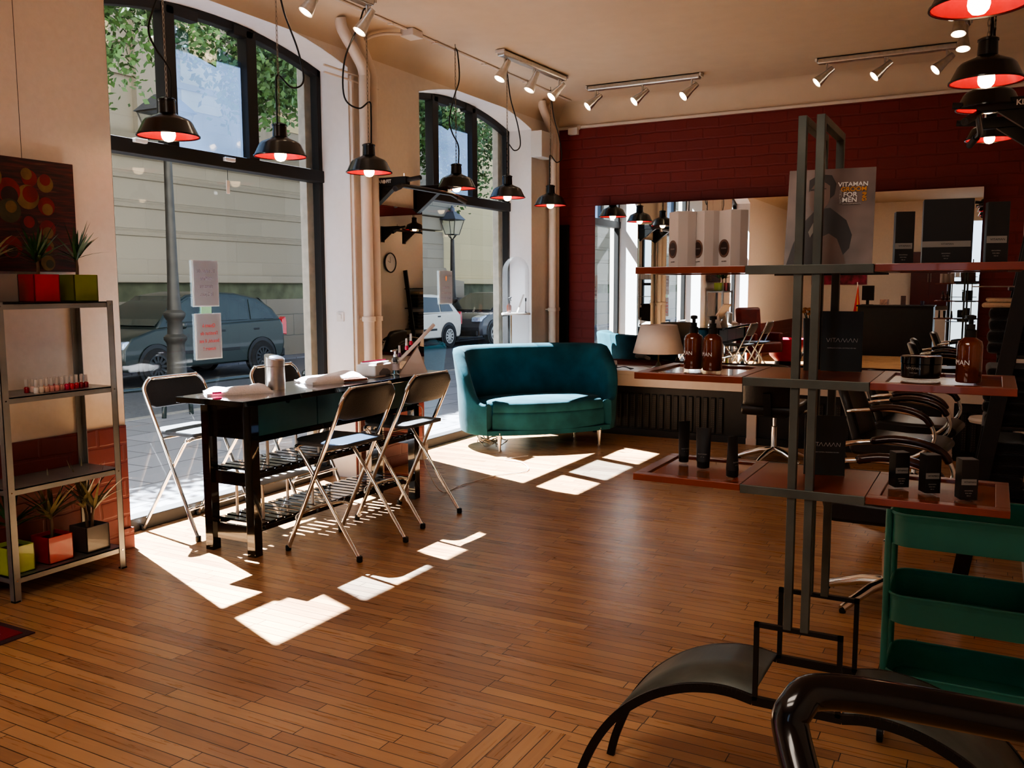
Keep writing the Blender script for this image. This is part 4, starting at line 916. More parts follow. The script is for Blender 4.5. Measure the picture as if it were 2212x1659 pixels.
def ptx(s, size, m_, x, z, rz=0, sx=1.):
    o = text(s, size, m_, t, (0, 0, 0), (0, 0, 0), sx=sx, bold=.0003, ext=.0002)
    R_ = Matrix.Rotation(-pb, 4, 'X') @ Matrix.Translation((x, -.0022, z)) @ Euler((PI/2, 0, 0)).to_matrix().to_4x4() @ Matrix.Rotation(rz, 4, 'Z')
    o.location = R_.to_translation(); o.rotation_euler = R_.to_euler()
ptx('VITAMAN', .0165, WHITEINK, .052, .216); ptx('GROOM', .0165, ORG, .054, .2025); ptx('FOR', .0175, WHITEINK, .046, .188); ptx('MEN', .0175, WHITEINK, .045, .1735)
ptx('ING', .014, ORG, .079, .182, -PI/2); ptx('NATURAL', .0085, SMALLT, .024, .184, PI/2); ptx('WITH PLANT EXTRACTS', .004, SMALLT, .05, .163)
# logo cards
def logo(par, w_, z, y):
    """zigzag thin line lettering V I T A M A N"""
    h = w_*.13; g = G(); 
    segs = [[(0, 1), (.06, 0), (.12, 1)], [(.16, 1), (.16, 0)], [(.19, 1), (.31, 1)], [(.25, 1), (.25, 0)], [(.30, 0), (.38, 1), (.44, 0)], [(.47, 0), (.53, 1), (.59, 0), (.65, 1), (.68, 0)], [(.70, 0), (.78, 1), (.84, 0)], [(.87, 0), (.89, 1), (.98, 0), (1, 1)]]
    for s in segs:
        for a, b_ in zip(s[:-1], s[1:]): g.bar(((a[0]-.5)*w_, y, z+a[1]*h), ((b_[0]-.5)*w_, y, z+b_[1]*h), .0008, .0011, up=(0, 1, 0))
    return build('logo', g, WHITEINK, par)
CARDM = mat('dark_grey_green_card', '#262c2b', .4, var=.1)
def card(loc, rz, label, lean=.12):
    t = thing('logo_card', label, 'sign', loc, rz)
    b_ = build('card', G().bx(-.052, .052, 0, .006, 0, .16), CARDM, t, bev=.001)
    build('easel', G().prism([(.006, .0), (.06, .0), (.006, .14)], 'x', -.01, -.008), CARDM, t)
    logo(t, .078, .078, -.0012); text('AUSTRALIAN NATURAL GROOMING FOR MEN', .0036, WHITEINK, t, (0, -.0008, .062), (PI/2, 0, 0), ext=.0001, sx=.95)
card((-.352, 2.50, SHZ[1]), .12, 'dark card with thin white zigzag logo on the middle shelf behind the posts')
card((-.378, 2.45, SHZ[0]), .25, 'dark card with thin white zigzag logo on the lowest shelf behind the posts')
def pumpbottle(loc, rz, s, label, txt='VITAMAN'):
    t = thing('pump_bottle', label, 'bottle', loc, rz, None)
    build('bottle', G().lathe([(.024*s, 0), (.0265*s, .003*s), (.0265*s, .082*s), (.024*s, .092*s), (.013*s, .1*s), (.011*s, .104*s)], n=28, cap0=True), AMB, t, smooth=50)
    build('collar', G().lathe([(.0125*s, .1*s), (.0125*s, .117*s), (.009*s, .119*s), (.009*s, .13*s)], n=18, cap1=True), BLACKM, t, smooth=40)
    build('pump_head', G().lathe([(.005*s, .13*s), (.005*s, .14*s), (.01*s, .141*s), (.01*s, .149*s), (.004*s, .151*s)], n=14, cap1=True).bar((0, 0, .146*s), (-.034*s, -.004*s, .1455*s), .009*s, .006*s).bar((-.034*s, -.004*s, .146*s), (-.038*s, -.004*s, .139*s), .006*s), BLACKM, t, smooth=40)
    # lettering wraps round the front
    for i, ch in enumerate(txt):
        a = -PI/2+(i-3)*.42; r_ = .0268*s
        text(ch, .0155*s, WHITEINK, t, (r_*math.cos(a), r_*math.sin(a), .045*s), (PI/2, 0, a+PI/2), ext=.0001)
pumpbottle((-.727, 2.405, SHZ[1]), -1.3, .98, 'amber pump bottle with white lettering on the middle shelf, left of the pair')
pumpbottle((-.665, 2.375, SHZ[1]), -1.25, .98, 'amber pump bottle with white lettering on the middle shelf, right of the pair')
pumpbottle((-.045, 2.345, SHZ[1]), -1.4, 1.05, 'amber pump bottle with white lettering at the right end of the middle shelf')
t = thing('cosmetic_jar', 'wide black screw-lid jar beside the amber bottle on the middle shelf', 'jar', (-.152, 2.42, SHZ[1]), -.3)
build('jar', G().lathe([(.043, 0), (.046, .003), (.046, .034), (.042, .037)], n=36, cap0=True), mat('smoky_black_jar', '#120f0d', .12, var=.2, coat=.5), t, smooth=40)
build('lid', G().lathe([(.0475, .036), (.0475, .052), (.045, .054)], n=36, cap0=True, cap1=True), BLACKLAC, t, smooth=40)
text('VITAMAN', .008, SMALLT, t, (0, -.0468, .025), (PI/2, 0, 0), ext=.0001); text('HAIR CLAY', .004, SMALLT, t, (0, -.0468, .014), (PI/2, 0, 0), ext=.0001)
TUBEM = mat('matt_black_tube', '#17181a', .5, var=.12)
def ctube(loc, rz, h_, w_, label):
    t = thing('squeeze_tube', label, 'tube', loc, rz, None); g = G(); n = 20; K = 8; 
    for k in range(K+1):
        f = k/K; z = .018+(h_-.018)*f; a_ = w_*(.5+.08*f); b_ = w_*.5*(1-f)+.0012*f
        g.v += [(a_*math.cos(2*PI*j/n), b_*math.sin(2*PI*j/n), z) for j in range(n)]
    g.f += [(k*n+j, k*n+(j+1) % n, (k+1)*n+(j+1) % n, (k+1)*n+j) for k in range(K) for j in range(n)]+[tuple(K*n+j for j in range(n))]
    build('body', g, TUBEM, t, smooth=50)
    build('cap', G().lathe([(w_*.42, 0), (w_*.47, .002), (w_*.47, .019)], n=20, cap0=True, cap1=True), BLACKM, t, smooth=40)
    text('FACE WASH', .0045, SMALLT, t, (0, -w_*.40, .04), (PI/2-.0, 0, 0), ext=.0001); text('100 ml', .0035, SMALLT, t, (0, -w_*.42, .032), (PI/2, 0, 0), ext=.0001)
ctube((-.765, 2.455, SHZ[0]), .7, .118, .03, 'black squeeze tube, leftmost on the lowest shelf')
ctube((-.692, 2.40, SHZ[0]), .1, .112, .037, 'wide black squeeze tube, middle of three on the lowest shelf')
ctube((-.590, 2.32, SHZ[0]), 1.1, .108, .034, 'black squeeze tube seen edge-on, rightmost of three on the lowest shelf')
t = thing('flower_vase', 'slim dark vase of orange flowers behind the posts on the middle shelf', 'vase', (-.435, 2.50, SHZ[1]))
build('vase', G().lathe([(.014, 0), (.018, .14)], n=12, cap0=True, cap1=True), CARDM, t, smooth=40)
g = G(); gs_ = G(); rnd = random.Random(2)
for k in range(9):
    x, y, z = rnd.uniform(-.018, .018), rnd.uniform(-.012, .012), .158+rnd.uniform(-.006, .012); g.sph((x, y, z), .007, 8, .6); gs_.cyl((x*.5, y*.5, .135), (x, y, z), .0015, n=5)
build('flowers', g, ORG, t, smooth=60); build('stems', gs_, LEAF, t)

# ------------------------------------------------------------------ salon chairs
def make_salon():
    t = thing('salon_chair', '', 'salon chair')   # faces +x
    build('base_column', G().lathe([(.05, .09), (.035, .1), (.027, .13), (.027, .30), (.018, .305), (.018, .42)], n=20), CHROME, t, smooth=40)
    for k in range(5):
        a = 2*PI*k/5+.35; c, s = math.cos(a), math.sin(a)
        build('star_leg', G().tube([(c*.02, s*.02, .10), (c*.12, s*.12, .085), (c*.24, s*.24, .045), (c*.30, s*.30, .02)], [.028, .026, .022, .018], 10), CHROME, t, smooth=60)
        build('glide', G().lathe([(.014, 0), (.016, .014)], (c*.295, s*.295, 0), 10, True, True), BLACKM, t)
    build('seat', G().prism([(-.26, .46), (-.24, .42), (.22, .42), (.29, .45), (.3, .49), (.24, .525), (0, .52), (-.22, .53), (-.26, .50)], 'y', -.235, .235), LEATHER, t, bev=.03, seg=3, smooth=60)
    build('seat_pan', G().bx(-.15, .15, -.12, .12, .395, .425), BLACKM, t)
    g = G(); vs = []; ny, nz = 10, 8
    for i in range(ny+1):
        for j in range(nz+1):
            v = i/ny*2-1; f = j/nz; w_ = .225-.02*f-.03*max(0, f-.8)*5*abs(v); vs.append((-.25-.10*f-.02*f*f+.045*v*v, v*w_, .50+.37*f-.02*v*v*f))
    g.add(vs, [(i*(nz+1)+j, (i+1)*(nz+1)+j, (i+1)*(nz+1)+j+1, i*(nz+1)+j+1) for i in range(ny) for j in range(nz)])
    build('backrest', g, LEATHER, t, smooth=60, solid=.06, bev=.02)
    build('back_bracket', G().bar((-.12, 0, .41), (-.29, 0, .43), .06, .012).bar((-.29, 0, .43), (-.33, 0, .62), .06, .012), BLACKM, t)
    for s in (-1, 1):
        y = s*.27
        build('arm_tube', G().tube(cat_rom([(-.27, y*.85, .70), (-.2, y, .715), (-.02, y, .73), (.17, y, .70), (.245, y, .62), (.235, y, .53), (.14, y, .45), (.02, y*.7, .43)], 6), .0125, 10), CHROME, t, smooth=60)
        build('arm_pad', G().tube(cat_rom([(-.13, y, .726), (-.02, y, .745), (.1, y, .735), (.19, y, .70), (.235, y, .645)], 6), [.012]+[.021]*23+[.01], 10), MAHOG, t, smooth=60)
    return t
MAHOG = mat('dark_mahogany_arm', '#2a1010', .25, var=.2, coat=.4)
sc = make_salon(); gsal = 'black leather salon chairs with chrome star bases'
sc.location = (-.384, 4.47, 0); sc['label'] = 'black salon chair on a chrome star base behind the teal trolley'; sc['group'] = gsal
dup(sc, (-1.62, 7.77, 0), PI/2, 'black salon chair seen from behind, facing the wide mirror', gsal)
dup(sc, (-.50, 6.25, 0), -.12, 'black salon chair facing right with its curved arms showing between the stand shelves', gsal)
dup(sc, (-.46, 7.15, 0), -.1, 'black salon chair facing right, farther back beside the counter', gsal)
t = thing('chair_back_frame', 'dark bent tube loop hanging behind the stand posts beside the salon chair', 'tube frame', (-.64, 4.55, 0))
bpy.data.objects.remove(t)

# ------------------------------------------------------------------ trolley
t = thing('utility_trolley', 'teal three-tier metal trolley at the right edge', 'trolley', (-.04, 3.17, 0))
Lx, Ly = .44, .32
def basket(z, h_):
    g = G(); po = rrect(Lx, Ly, .06, 6); n = len(po); pi_ = rrect(Lx-.004, Ly-.004, .058, 6); pb_ = rrect(Lx-.02, Ly-.02, .052, 6)
    lv = [(pb_, z-h_), (po, z), (pi_, z), (pi_, z-h_+.004)]
    for pl_, zz in lv: g.v += [(x, y, zz) for x, y in pl_]
    g.f += [(k*n+i, k*n+(i+1) % n, (k+1)*n+(i+1) % n, (k+1)*n+i) for k in range(3) for i in range(n)]+[tuple(range(n))[::-1], tuple(3*n+i for i in range(n))]
    o = build('basket', g, TEAL, t, smooth=40)
    build('rolled_rim', G().tube([(x, y, z) for x, y in po], .0045, 6, closed=True), TEAL, o, smooth=60)
for z, h_ in ((.78, .105), (.515, .095), (.255, .095)): basket(z, h_)
for s in (-1, 1):
    build('post', G().tube([(s*(Lx/2+.004), -.12, .10), (s*(Lx/2+.004), -.12, .765), (s*(Lx/2+.004), -.115, .785)], .011, 10), TEAL, t, smooth=60)
    build('post', G().tube([(s*(Lx/2+.004), .12, .10), (s*(Lx/2+.004), .12, .765), (s*(Lx/2+.004), .115, .785)], .011, 10), TEAL, t, smooth=60)
    build('end_bar', G().bar((s*(Lx/2+.004), -.12, .115), (s*(Lx/2+.004), .12, .115), .012, .02), TEAL, t)
    for y in (-.12, .12):
        c = build('caster', G().cyl((s*(Lx/2+.004)-.009, y, .03), (s*(Lx/2+.004)+.009, y, .03), .03, n=18), BLACKM, t, smooth=40)
        build('caster_fork', G().bx(s*(Lx/2+.004)-.013, s*(Lx/2+.004)-.01, y-.01, y+.01, .03, .09).bx(s*(Lx/2+.004)+.01, s*(Lx/2+.004)+.013, y-.01, y+.01, .03, .09).box((s*(Lx/2+.004), y, .09), (.026, .03, .01)), CHROME, c)

# ------------------------------------------------------------------ black tubular frame in the foreground
GLB = mat('glossy_black_tube', '#06070b', .16, var=.3, coat=.25, scale=30)
g = G().tube(cat_rom([(.30, 1.12, .0), (.30, 1.12, .5), (.30, 1.12, .93), (.24, 1.10, 1.015), (.06, 1.07, 1.028), (-.13, 1.02, 1.045), (-.172, .985, 1.035), (-.165, .955, .99), (-.06, .80, .84), (.05, .64, .66), (.13, .52, .5), (.17, .47, .3), (.17, .47, 0)], 7), .0205, 16)
wsingle('tubular_frame', g, GLB, 'glossy black bent metal tube close to the camera in the lower right corner', 'tube frame', smooth=60)

# ------------------------------------------------------------------ ladder shelf with towels
t = thing('ladder_shelf', 'black leaning ladder shelf at the right edge holding towels', 'shelf', (.1, 5.32, 0)); O = t.location
BW = mat('black_stained_wood', '#13110f', .45, var=.3, bump=.1)
for y in (5.03, 5.62):
    build('side_rail', G().bar((-.09, y, 0), (.165, y, 1.80), .028, .075, up=(1, 0, 0)), BW, t, org=O, bev=.003)
for z, d_ in ((1.495, .17), (1.16, .24), (.80, .30), (.42, .34)):
    xr = -.09+.255*z/1.80
    build('shelf', G().bx(xr-.06 if z > 1.4 else xr-.05, .195, 5.04, 5.61, z-.018, z), BW, t, org=O, bev=.003)
TB = mat('black_towel', '#0e0e0f', .95, var=.3, bump=.5, scale=90, sheen=.3); TC = mat('cream_towel', '#b9a58c', .95, var=.1, bump=.4, scale=90)
def ftowel(x, y, z, w_, d_, h_, m_, label, gp=None):
    t_ = single('folded_towel', G().bx(-d_/2, d_/2, -w_/2, w_/2, 0, h_), m_, label, 'towel', (x, y, z), random.uniform(-.06, .06), gp, bev=min(.02, h_*.45), seg=3, smooth=60)
rnk = ['bottom', 'second', 'third', 'fourth', 'fifth']
for si, (z0, cnt, nm_) in enumerate(((.42, 5, 'lowest'), (.80, 5, 'second'), (1.16, 4, 'third'))):
    for k in range(cnt):
        ftowel(.08, 5.32, z0+k*.058, .42, .2, .055, TB, 'black folded towel, %s of the stack on the %s ladder shelf' % (rnk[k], nm_), 'black folded towels on the ladder shelf')
ftowel(.06, 5.30, 1.16+4*.058, .40, .22, .025, TC, 'cream folded towel on top of the black towels, lower of two')
ftowel(.07, 5.31, 1.16+4*.058+.026, .38, .21, .02, TC, 'cream folded towel on top of the black towels, upper of two')
def mag(x, y, z, rz, label, s=.2, m_=None): single('magazine', G().bx(-s*.7, s*.7, -s/2, s/2, 0, .006), m_ or PAPERD, label, 'magazine', (x, y, z), rz, 'magazines and papers by the ladder shelf', bev=.001)
PAPERD = mat('dull_paper', '#8f877c', .7, var=.25, scale=18)
mag(.05, 5.28, 1.495, .2, 'thin magazine lying open on the top ladder shelf')
t = thing('magazine_box', 'low black box on the floor in front of the counter, heaped with magazines', 'box', (-.03, 6.3, 0)); build('box', G().bx(-.2, .2, -.3, .3, 0, .16), BW, t, bev=.004)
for k in range(5): mag(-.04+.03*math.sin(k*2.), 6.12+.07*k, .161+.008*k, .5*k, 'magazine in the heap on the low black box, %s from the bottom' % ['first', 'second', 'third', 'fourth', 'fifth'][k])
# white bin beside far salon chair
t = thing('white_pedestal', 'white curved stool foot beside the salon chairs near the counter', 'stool', (.02, 7.9, 0))
build('seat', G().lathe([(.0005, .47), (.15, .47), (.16, .45), (.15, .43)], n=28), WPLAST, t, smooth=50); build('foot', G().lathe([(.05, .43), (.04, .25), (.08, .1), (.15, .02), (.15, 0)], n=28), WPLAST, t, smooth=60)
FILL = 2.8  # glow strength of the added fill panels
# ------------------------------------------------------------------ seen in the mirrors: rear of the salon
t = thing('reception_desk', 'tall black reception desk seen in the wide mirror', 'desk', (-1.9, -2.8, 0))
build('front_panel', G().bx(-.72, .78, .2, .26, 0, 1.07), BLACKM, t, bev=.004); build('side_panel', G().bx(-.72, -.66, -.4, .2, 0, 1.07), BLACKM, t); build('desktop', G().bx(-.75, .8, -.4, .3, 1.07, 1.1), BLACKM, t, bev=.004); build('side_panel', G().bx(.72, .78, -.4, .2, 0, 1.07), BLACKM, t)
t = thing('monitor', 'flat black monitor on the reception desk in the mirror', 'monitor', (-2.45, -2.75, 1.1), .9)
build('screen', G().bx(-.22, .22, -.02, .01, .1, .42), BLACKM, t, bev=.006); build('stand', G().bx(-.03, .03, -.02, .02, .01, .14).bx(-.1, .1, -.08, .08, 0, .012), BLACKM, t)
single('desk_papers', G().at((0, 0, 0), (0, 0, .3)).bx(-.08, .08, -.05, .05, 0, .12), mat('patterned_card', '#8a6a5c', .6, var=.6, scale=40), 'small patterned holder on the reception desk', 'holder', (-2.1, -2.7, 1.1))
t = thing('coffee_mug', 'dark blue mug on the reception desk', 'mug', (-1.35, -2.62, 1.1)); build('cup', G().lathe([(.035, 0), (.04, .09), (.036, .09), (.032, .008)], n=18, cap0=True), mat('navy_glaze', '#14162c', .25), t, smooth=50); build('handle', G().tube([(.038, 0, .075), (.062, 0, .07), (.065, 0, .035), (.038, 0, .02)], .005, 6), mat('navy_glaze2', '#14162c', .25), t, smooth=60)
single('product_card', G().bx(-.05, .05, 0, .01, 0, .2), mat('card_dark_pink', '#3a2422', .6, var=.5, scale=15), 'small upright dark card on the reception desk', 'card', (-1.72, -2.65, 1.1))
# rear cabinets, painting, flag, bright doorway
t = thing('red_cabinet', 'dark red double-door cabinet on the rear wall in the mirror', 'cabinet', (-1.35, -4.85, 0)); RC = mat('dark_red_lacquer', '#4a1010', .35, var=.1)
build('carcass', G().bx(-.4, .38, -.19, .15, 1.05, 2.3), RC, t)
for s in (-1, 1): d = build('door', G().bx(-.39 if s < 0 else 0, -.005 if s < 0 else .375, .15, .17, 1.06, 2.29), RC, t); build('handle', G().bx(s*.03-.006+.0, s*.03+.006, .17, .19, 1.6, 1.8), CHROME, d)
build('white_base', G().bx(-.4, .38, -.19, .25, 0, .95), WC, t)
PINKPT = mat('pink_stripe_paint', '#7c2640', .6, var=.8, scale=7)
t = thing('pink_canvas', 'magenta and white streaked canvas on the rear wall in the mirror', 'painting', (-3.3, -5.05, 1.55)); build('canvas', G().bx(-.75, .55, 0, .03, 0, 1.0), PINKPT, t)
t = thing('striped_flag', 'red and yellow striped flag leaning by the reception desk', 'flag', (-2.72, -3.1, 0)); build('cloth', G().prism([(-.08, .8), (.1, .8), (.02, 1.55)], 'y', 0, .01), mat('flag_red', '#b81c14', .7), t); build('stripe', G().prism([(.0, .8), (.06, .8), (.015, 1.4)], 'y', .011, .015), mat('flag_yellow', '#d8a020', .7), t); build('pole', G().cyl((.1, 0, 0), (.0, 0, 1.6), .01), WPLAST, t)
struct(build('door_1', G().bx(-.95, -.905, -5.12, -5.02, 0, 3.0).bx(-.245, -.2, -5.12, -5.02, 0, 3.0).bx(-.905, -.245, -5.1, -5.05, 1.55, 1.62), FRAME), 'rear glazed doorway frame')
t = thing('etagere', 'slim metal shelf with small boxes in front of the rear doorway', 'shelf', (-.65, -4.2, 0))
for x in (-.2, .2): build('post', G().cyl((x, 0, 0), (x, 0, 2.1), .012), GALV, t)
for z in (.7, 1.25, 1.7): build('shelf', G().bx(-.3, .3, -.12, .12, z, z+.015), GALV, t)
for k in range(4): single('small_carton', G().bx(-.045, .045, -.04, .04, 0, .2), GREYC, 'small pale carton on the rear metal shelf', 'carton', (-.85+.1*k, -4.2, 1.715), 0, 'pale cartons on the rear metal shelf')
t = thing('espresso_machine', 'small black machine on the rear metal shelf', 'machine', (-.6, -4.2, .715)); build('body', G().bx(-.12, .12, -.1, .1, 0, .26), BLACKM, t, bev=.02); build('spout', G().bx(-.03, .03, .1, .14, .14, .2), CHROME, t)
# red beauty armchair and red recliner shell by the left pier, behind the camera line
REDV = mat('dark_red_upholstery', '#5c1518', .5, var=.15); PINKV = mat('crimson_vinyl', '#b02448', .35, var=.1)
t = thing('red_armchair', 'dark red high-backed treatment chair reflected in the wide mirror', 'armchair', (-3.8, 1.55, 0), .6)
build('backrest', G().at((-.26, 0, .5), (0, -.12, 0)).bx(-.07, .07, -.27, .27, 0, .62), REDV, t, bev=.05, seg=3, smooth=60); build('seat', G().bx(-.28, .32, -.28, .28, .3, .5), REDV, t, bev=.05, seg=3, smooth=60)
for s in (-1, 1): build('armrest', G().bx(-.25, .25, s*.31-.05, s*.31+.05, .3, .66), REDV, t, bev=.03, seg=3, smooth=60)
build('base', G().lathe([(.25, 0), (.25, .03), (.05, .06), (.05, .3)], n=24, cap0=True), CHROME, t, smooth=40)
t = thing('crimson_tub', 'glossy crimson basin chair reflected in the wide mirror', 'tub', (-3.45, .85, 0), .2)
build('tub', G().lathe([(.2, .1), (.3, .2), (.36, .45), (.38, .52), (.35, .5), (.28, .25), (.0005, .18)], n=32), PINKV, t, smooth=60); build('foot', G().lathe([(.22, 0), (.2, .1)], n=24, cap0=True, cap1=True), BLACKM, t, smooth=40)
t = thing('wall_clock', 'round wall clock on the right wall seen in the pier mirror', 'clock', (.19, 6.03, 1.92)); build('rim', G().at((0, 0, 0), (0, -PI/2, 0)).lathe([(.16, 0), (.17, .02), (.15, .03), (.15, .01)], n=32), BLACKM, t, smooth=40); build('face', G().at((0, 0, 0), (0, -PI/2, 0)).lathe([(.0005, .012), (.15, .012)], n=32), WPLAST, t)
build('hands', G().bar((-.016, 0, 0), (-.016, .0, .1), .004).bar((-.016, 0, 0), (-.016, .07, .03), .004), BLACKM, t)

# two unseen fill panels added to brighten the front half of the room
for k, y in enumerate((-.95, .15)):
    t = thing('fill_panel', ('added flat fill light panel just behind the viewer', 'added flat fill light panel above the viewer, nearer the windows')[k], 'ceiling light', (-1.2, y, 3.42), 0)
    build('housing', G().bx(-.8, .8, -.35, .35, .012, .078), WPLAST, t, bev=.005); build('fill_surface', G().bx(-.77, .77, -.32, .32, 0, .012), mat('fill_glow_%d' % k, '#fff4e4', .5, emis='#ffe6c8', es=FILL), t)
# ------------------------------------------------------------------ street
GZ = -.1
ASPH = mat('asphalt', '#4b4d52', .8, var=.2, scale=20, bump=.3); PAVE = brick_mat('pavement_slabs', '#6a6c72', 'y', .9, .5, .1, '#4b4c50', .8)
def slabmat():
    m = mat('pavement', '#6c6e74', .8, var=.08, scale=6); nt = m.node_tree; L = nt.links; b = nt.nodes['Principled BSDF']
    tc = nd(nt, 'ShaderNodeTexCoord'); br = nd(nt, 'ShaderNodeTexBrick'); br.inputs['Scale'].default_value = 1; br.inputs['Brick Width'].default_value = .9; br.inputs['Row Height'].default_value = .55; br.inputs['Mortar Size'].default_value = .012
    br.inputs['Color1'].default_value = lin('#6f7076')+[1]; br.inputs['Color2'].default_value = lin('#636469')+[1]; br.inputs['Mortar'].default_value = lin('#3f4044')+[1]
    mp = nd(nt, 'ShaderNodeMapping'); mp.inputs['Rotation'].default_value = (0, 0, PI/2); L.new(tc.outputs['Object'], mp.inputs[0]); L.new(mp.outputs[0], br.inputs['Vector']); L.new(br.outputs['Color'], b.inputs['Base Color']); return m
struct(build('ground', G().bx(-40, -4.79, -30, 70, GZ-.1, GZ-.02), ASPH), 'street asphalt')
struct(build('trim_7', G().bx(-9.2, -4.79, -30, 70, GZ-.08, GZ), slabmat()), 'slab pavement outside the windows')
struct(build('trim_8', G().bx(-9.35, -9.2, -30, 70, GZ-.08, GZ+.005), mat('granite_kerb', '#7d7c78', .7, var=.2, scale=20)), 'granite kerb')
struct(build('trim_9', G().bx(-16, -14.2, -30, 70, GZ-.08, GZ+.02), slabmat()), 'far pavement')
STONE = brick_mat('grey_stone_blocks', '#958a76', 'x', 1.6, .55, .35, '#8d8270', .85, .01); STONEB = brick_mat('dark_plinth_stone', '#837b6c', 'x', 1.8, .5, .5, '#5f5d55', .9, .012)
YSTONE = brick_mat('yellowish_stone_blocks', '#c4b184', 'x', 1.3, .5, .3, '#b3a37a', .85, .008); MOSS = mat('mossy_band', '#5c5f48', .9, var=.4, scale=3, bump=.3)
# long rusticated wall opposite
def wallobj(name, label, y0, y1, stone):
    t = thing(name, label, 'building', (-15, (y0+y1)/2, GZ)); O = t.location
    build('upper_wall', G().bx(-16, -15, y0, y1, 1.75, 13.0), stone, t, org=O)
    build('plinth', G().bx(-16, -14.82, y0, y1, GZ, 1.25), STONEB, t, org=O); build('mossy_band', G().bx(-16, -14.9, y0, y1, 1.25, 1.62), MOSS, t, org=O)
    build('sill_course', G().bx(-16, -14.72, y0, y1, 1.62, 1.78), stone, t, org=O, bev=.02)
    return t, O
t, O = wallobj('stone_facade', 'long grey stone facade with horizontal mouldings across the street', -30, 19.6, STONE)
for z, p_ in ((2.55, .03), (3.1, .03), (3.66, .035)):
    build('moulding', G().prism([(-15+p_, z), (-15+p_*1.4, z+.05), (-15+p_, z+.06), (-15+p_*1.8, z+.13), (-15.01, z+.15), (-15.01, z-.02)], 'y', -30, 19.6), STONE, t, org=O)
build('cornice', G().prism([(-15, 4.05), (-15.0+.12, 4.1), (-15.0+.2, 4.25), (-15+.3, 4.3), (-15+.4, 4.45), (-15, 4.5)], 'y', -30, 19.6), STONE, t, org=O)
for z in (5.6, 6.2, 7.6): build('moulding', G().bx(-15.01, -14.93, -30, 19.6, z, z+.12), STONE, t, org=O)
for y in (9.4, 12.2, 15.0, 18.0): build('pilaster', G().bx(-15.01, -14.86, y, y+.7, 4.5, 12.8), STONE, t, org=O)
for y in (10.6, 13.4, 16.2): build('recessed_panel', G().bx(-14.99, -14.97, y, y+1.1, 5.2, 8.6), YSTONE, t, org=O)
t, O = wallobj('stone_facade', 'yellowish stone facade seen through the far window', 22.9, 70, YSTONE)
t = thing('stone_pilaster', 'grey banded stone pilaster with a carved capital between the two facades', 'pilaster', (-15, 21.2, GZ)); O = t.location
build('shaft', G().bx(-16, -14.7, 19.6, 22.9, .0, 3.0), STONE, t, org=O)
for k in range(5): build('band', G().bx(-15.5, -14.68, 19.55, 22.85, 1.95+k*.42, 1.95+k*.42+.37), STONE, t, org=O, bev=.02)
build('flared_foot', G().prism([(22.85, 2.1), (23.0, 1.9), (23.35, 1.75), (23.9, 1.7), (23.9, 1.2), (19.6, 1.2), (19.6, 2.1)], 'x', -15.4, -14.6), STONE, t, org=O)
build('capital', G().prism([(19.4, 4.6), (24.0, 4.6), (24.0, 4.3), (23.7, 4.2), (23.4, 3.95), (23.1, 3.9), (22.95, 3.6), (19.4, 3.6)], 'x', -15.4, -14.55), STONEB, t, org=O, bev=.03)
build('upper_wall', G().bx(-16, -15, 19.6, 22.9, 4.6, 13), STONE, t, org=O)

# street lamps
IRON = mat('cast_iron', '#35332f', .5, .3, var=.3, scale=10); LGL = thin_glass('lantern_glass', (.85, .86, .84), .15, (.75, .75, .7), .1)
def street_lamp(loc, label, H=3.72, s=1.):
    t = thing('street_lamp', label, 'street lamp', loc)
    build('post', G().lathe([(.17, 0), (.17, .35), (.14, .4), (.12, .8), (.13, .84), (.16, .88), (.16, .92), (.11, .96), (.10, 1.14), (.13, 1.18), (.15, 1.22), (.15, 1.26), (.10, 1.30), (.085, 1.5), (.075, 1.9), (.065, 2.6), (.055, H)], n=18, cap0=True), IRON, t, smooth=45)
    r0, r1 = .15, .26
    build('cradle', G().tube([(0, 0, H-.02), (r0*.7, 0, H+.08), (r0, 0, H+.14)], .014, 6).tube([(0, 0, H-.02), (-r0*.7, 0, H+.08), (-r0, 0, H+.14)], .014, 6).tube([(0, 0, H-.02), (0, r0*.7, H+.08), (0, r0, H+.14)], .014, 6).tube([(0, 0, H-.02), (0, -r0*.7, H+.08), (0, -r0, H+.14)], .014, 6), IRON, t)
    q = lambda r_, z: [(r_, r_, z), (-r_, r_, z), (-r_, -r_, z), (r_, -r_, z)]
    a, b_ = q(r0, H+.14), q(r1, H+.58)
    build('lantern_glass', G().add(a+b_, [(i, (i+1) % 4, 4+(i+1) % 4, 4+i) for i in range(4)]), LGL, t)
    g = G()
    for i in range(4): g.bar(a[i], b_[i], .02).bar(a[i], a[(i+1) % 4], .02).bar(b_[i], b_[(i+1) % 4], .03)
    build('lantern_frame', g, IRON, t)
    c = q(r1+.04, H+.58); d = q(.1, H+.82)
    build('lantern_roof', G().add(c+d, [(i, (i+1) % 4, 4+(i+1) % 4, 4+i) for i in range(4)]+[(4, 5, 6, 7)]).lathe([(.08, .82+H), (.08, .92+H), (.03, .96+H), (.03, 1.0+H)], n=10, cap1=True), mat('lantern_roof_slate', '#4e535e', .4, .3), t)
street_lamp((-10.25, 8.88, GZ), 'old iron street lamp close outside the near window', 3.45)
street_lamp((-14.42, 22.95, GZ), 'old iron street lamp seen through the far window', 3.05)

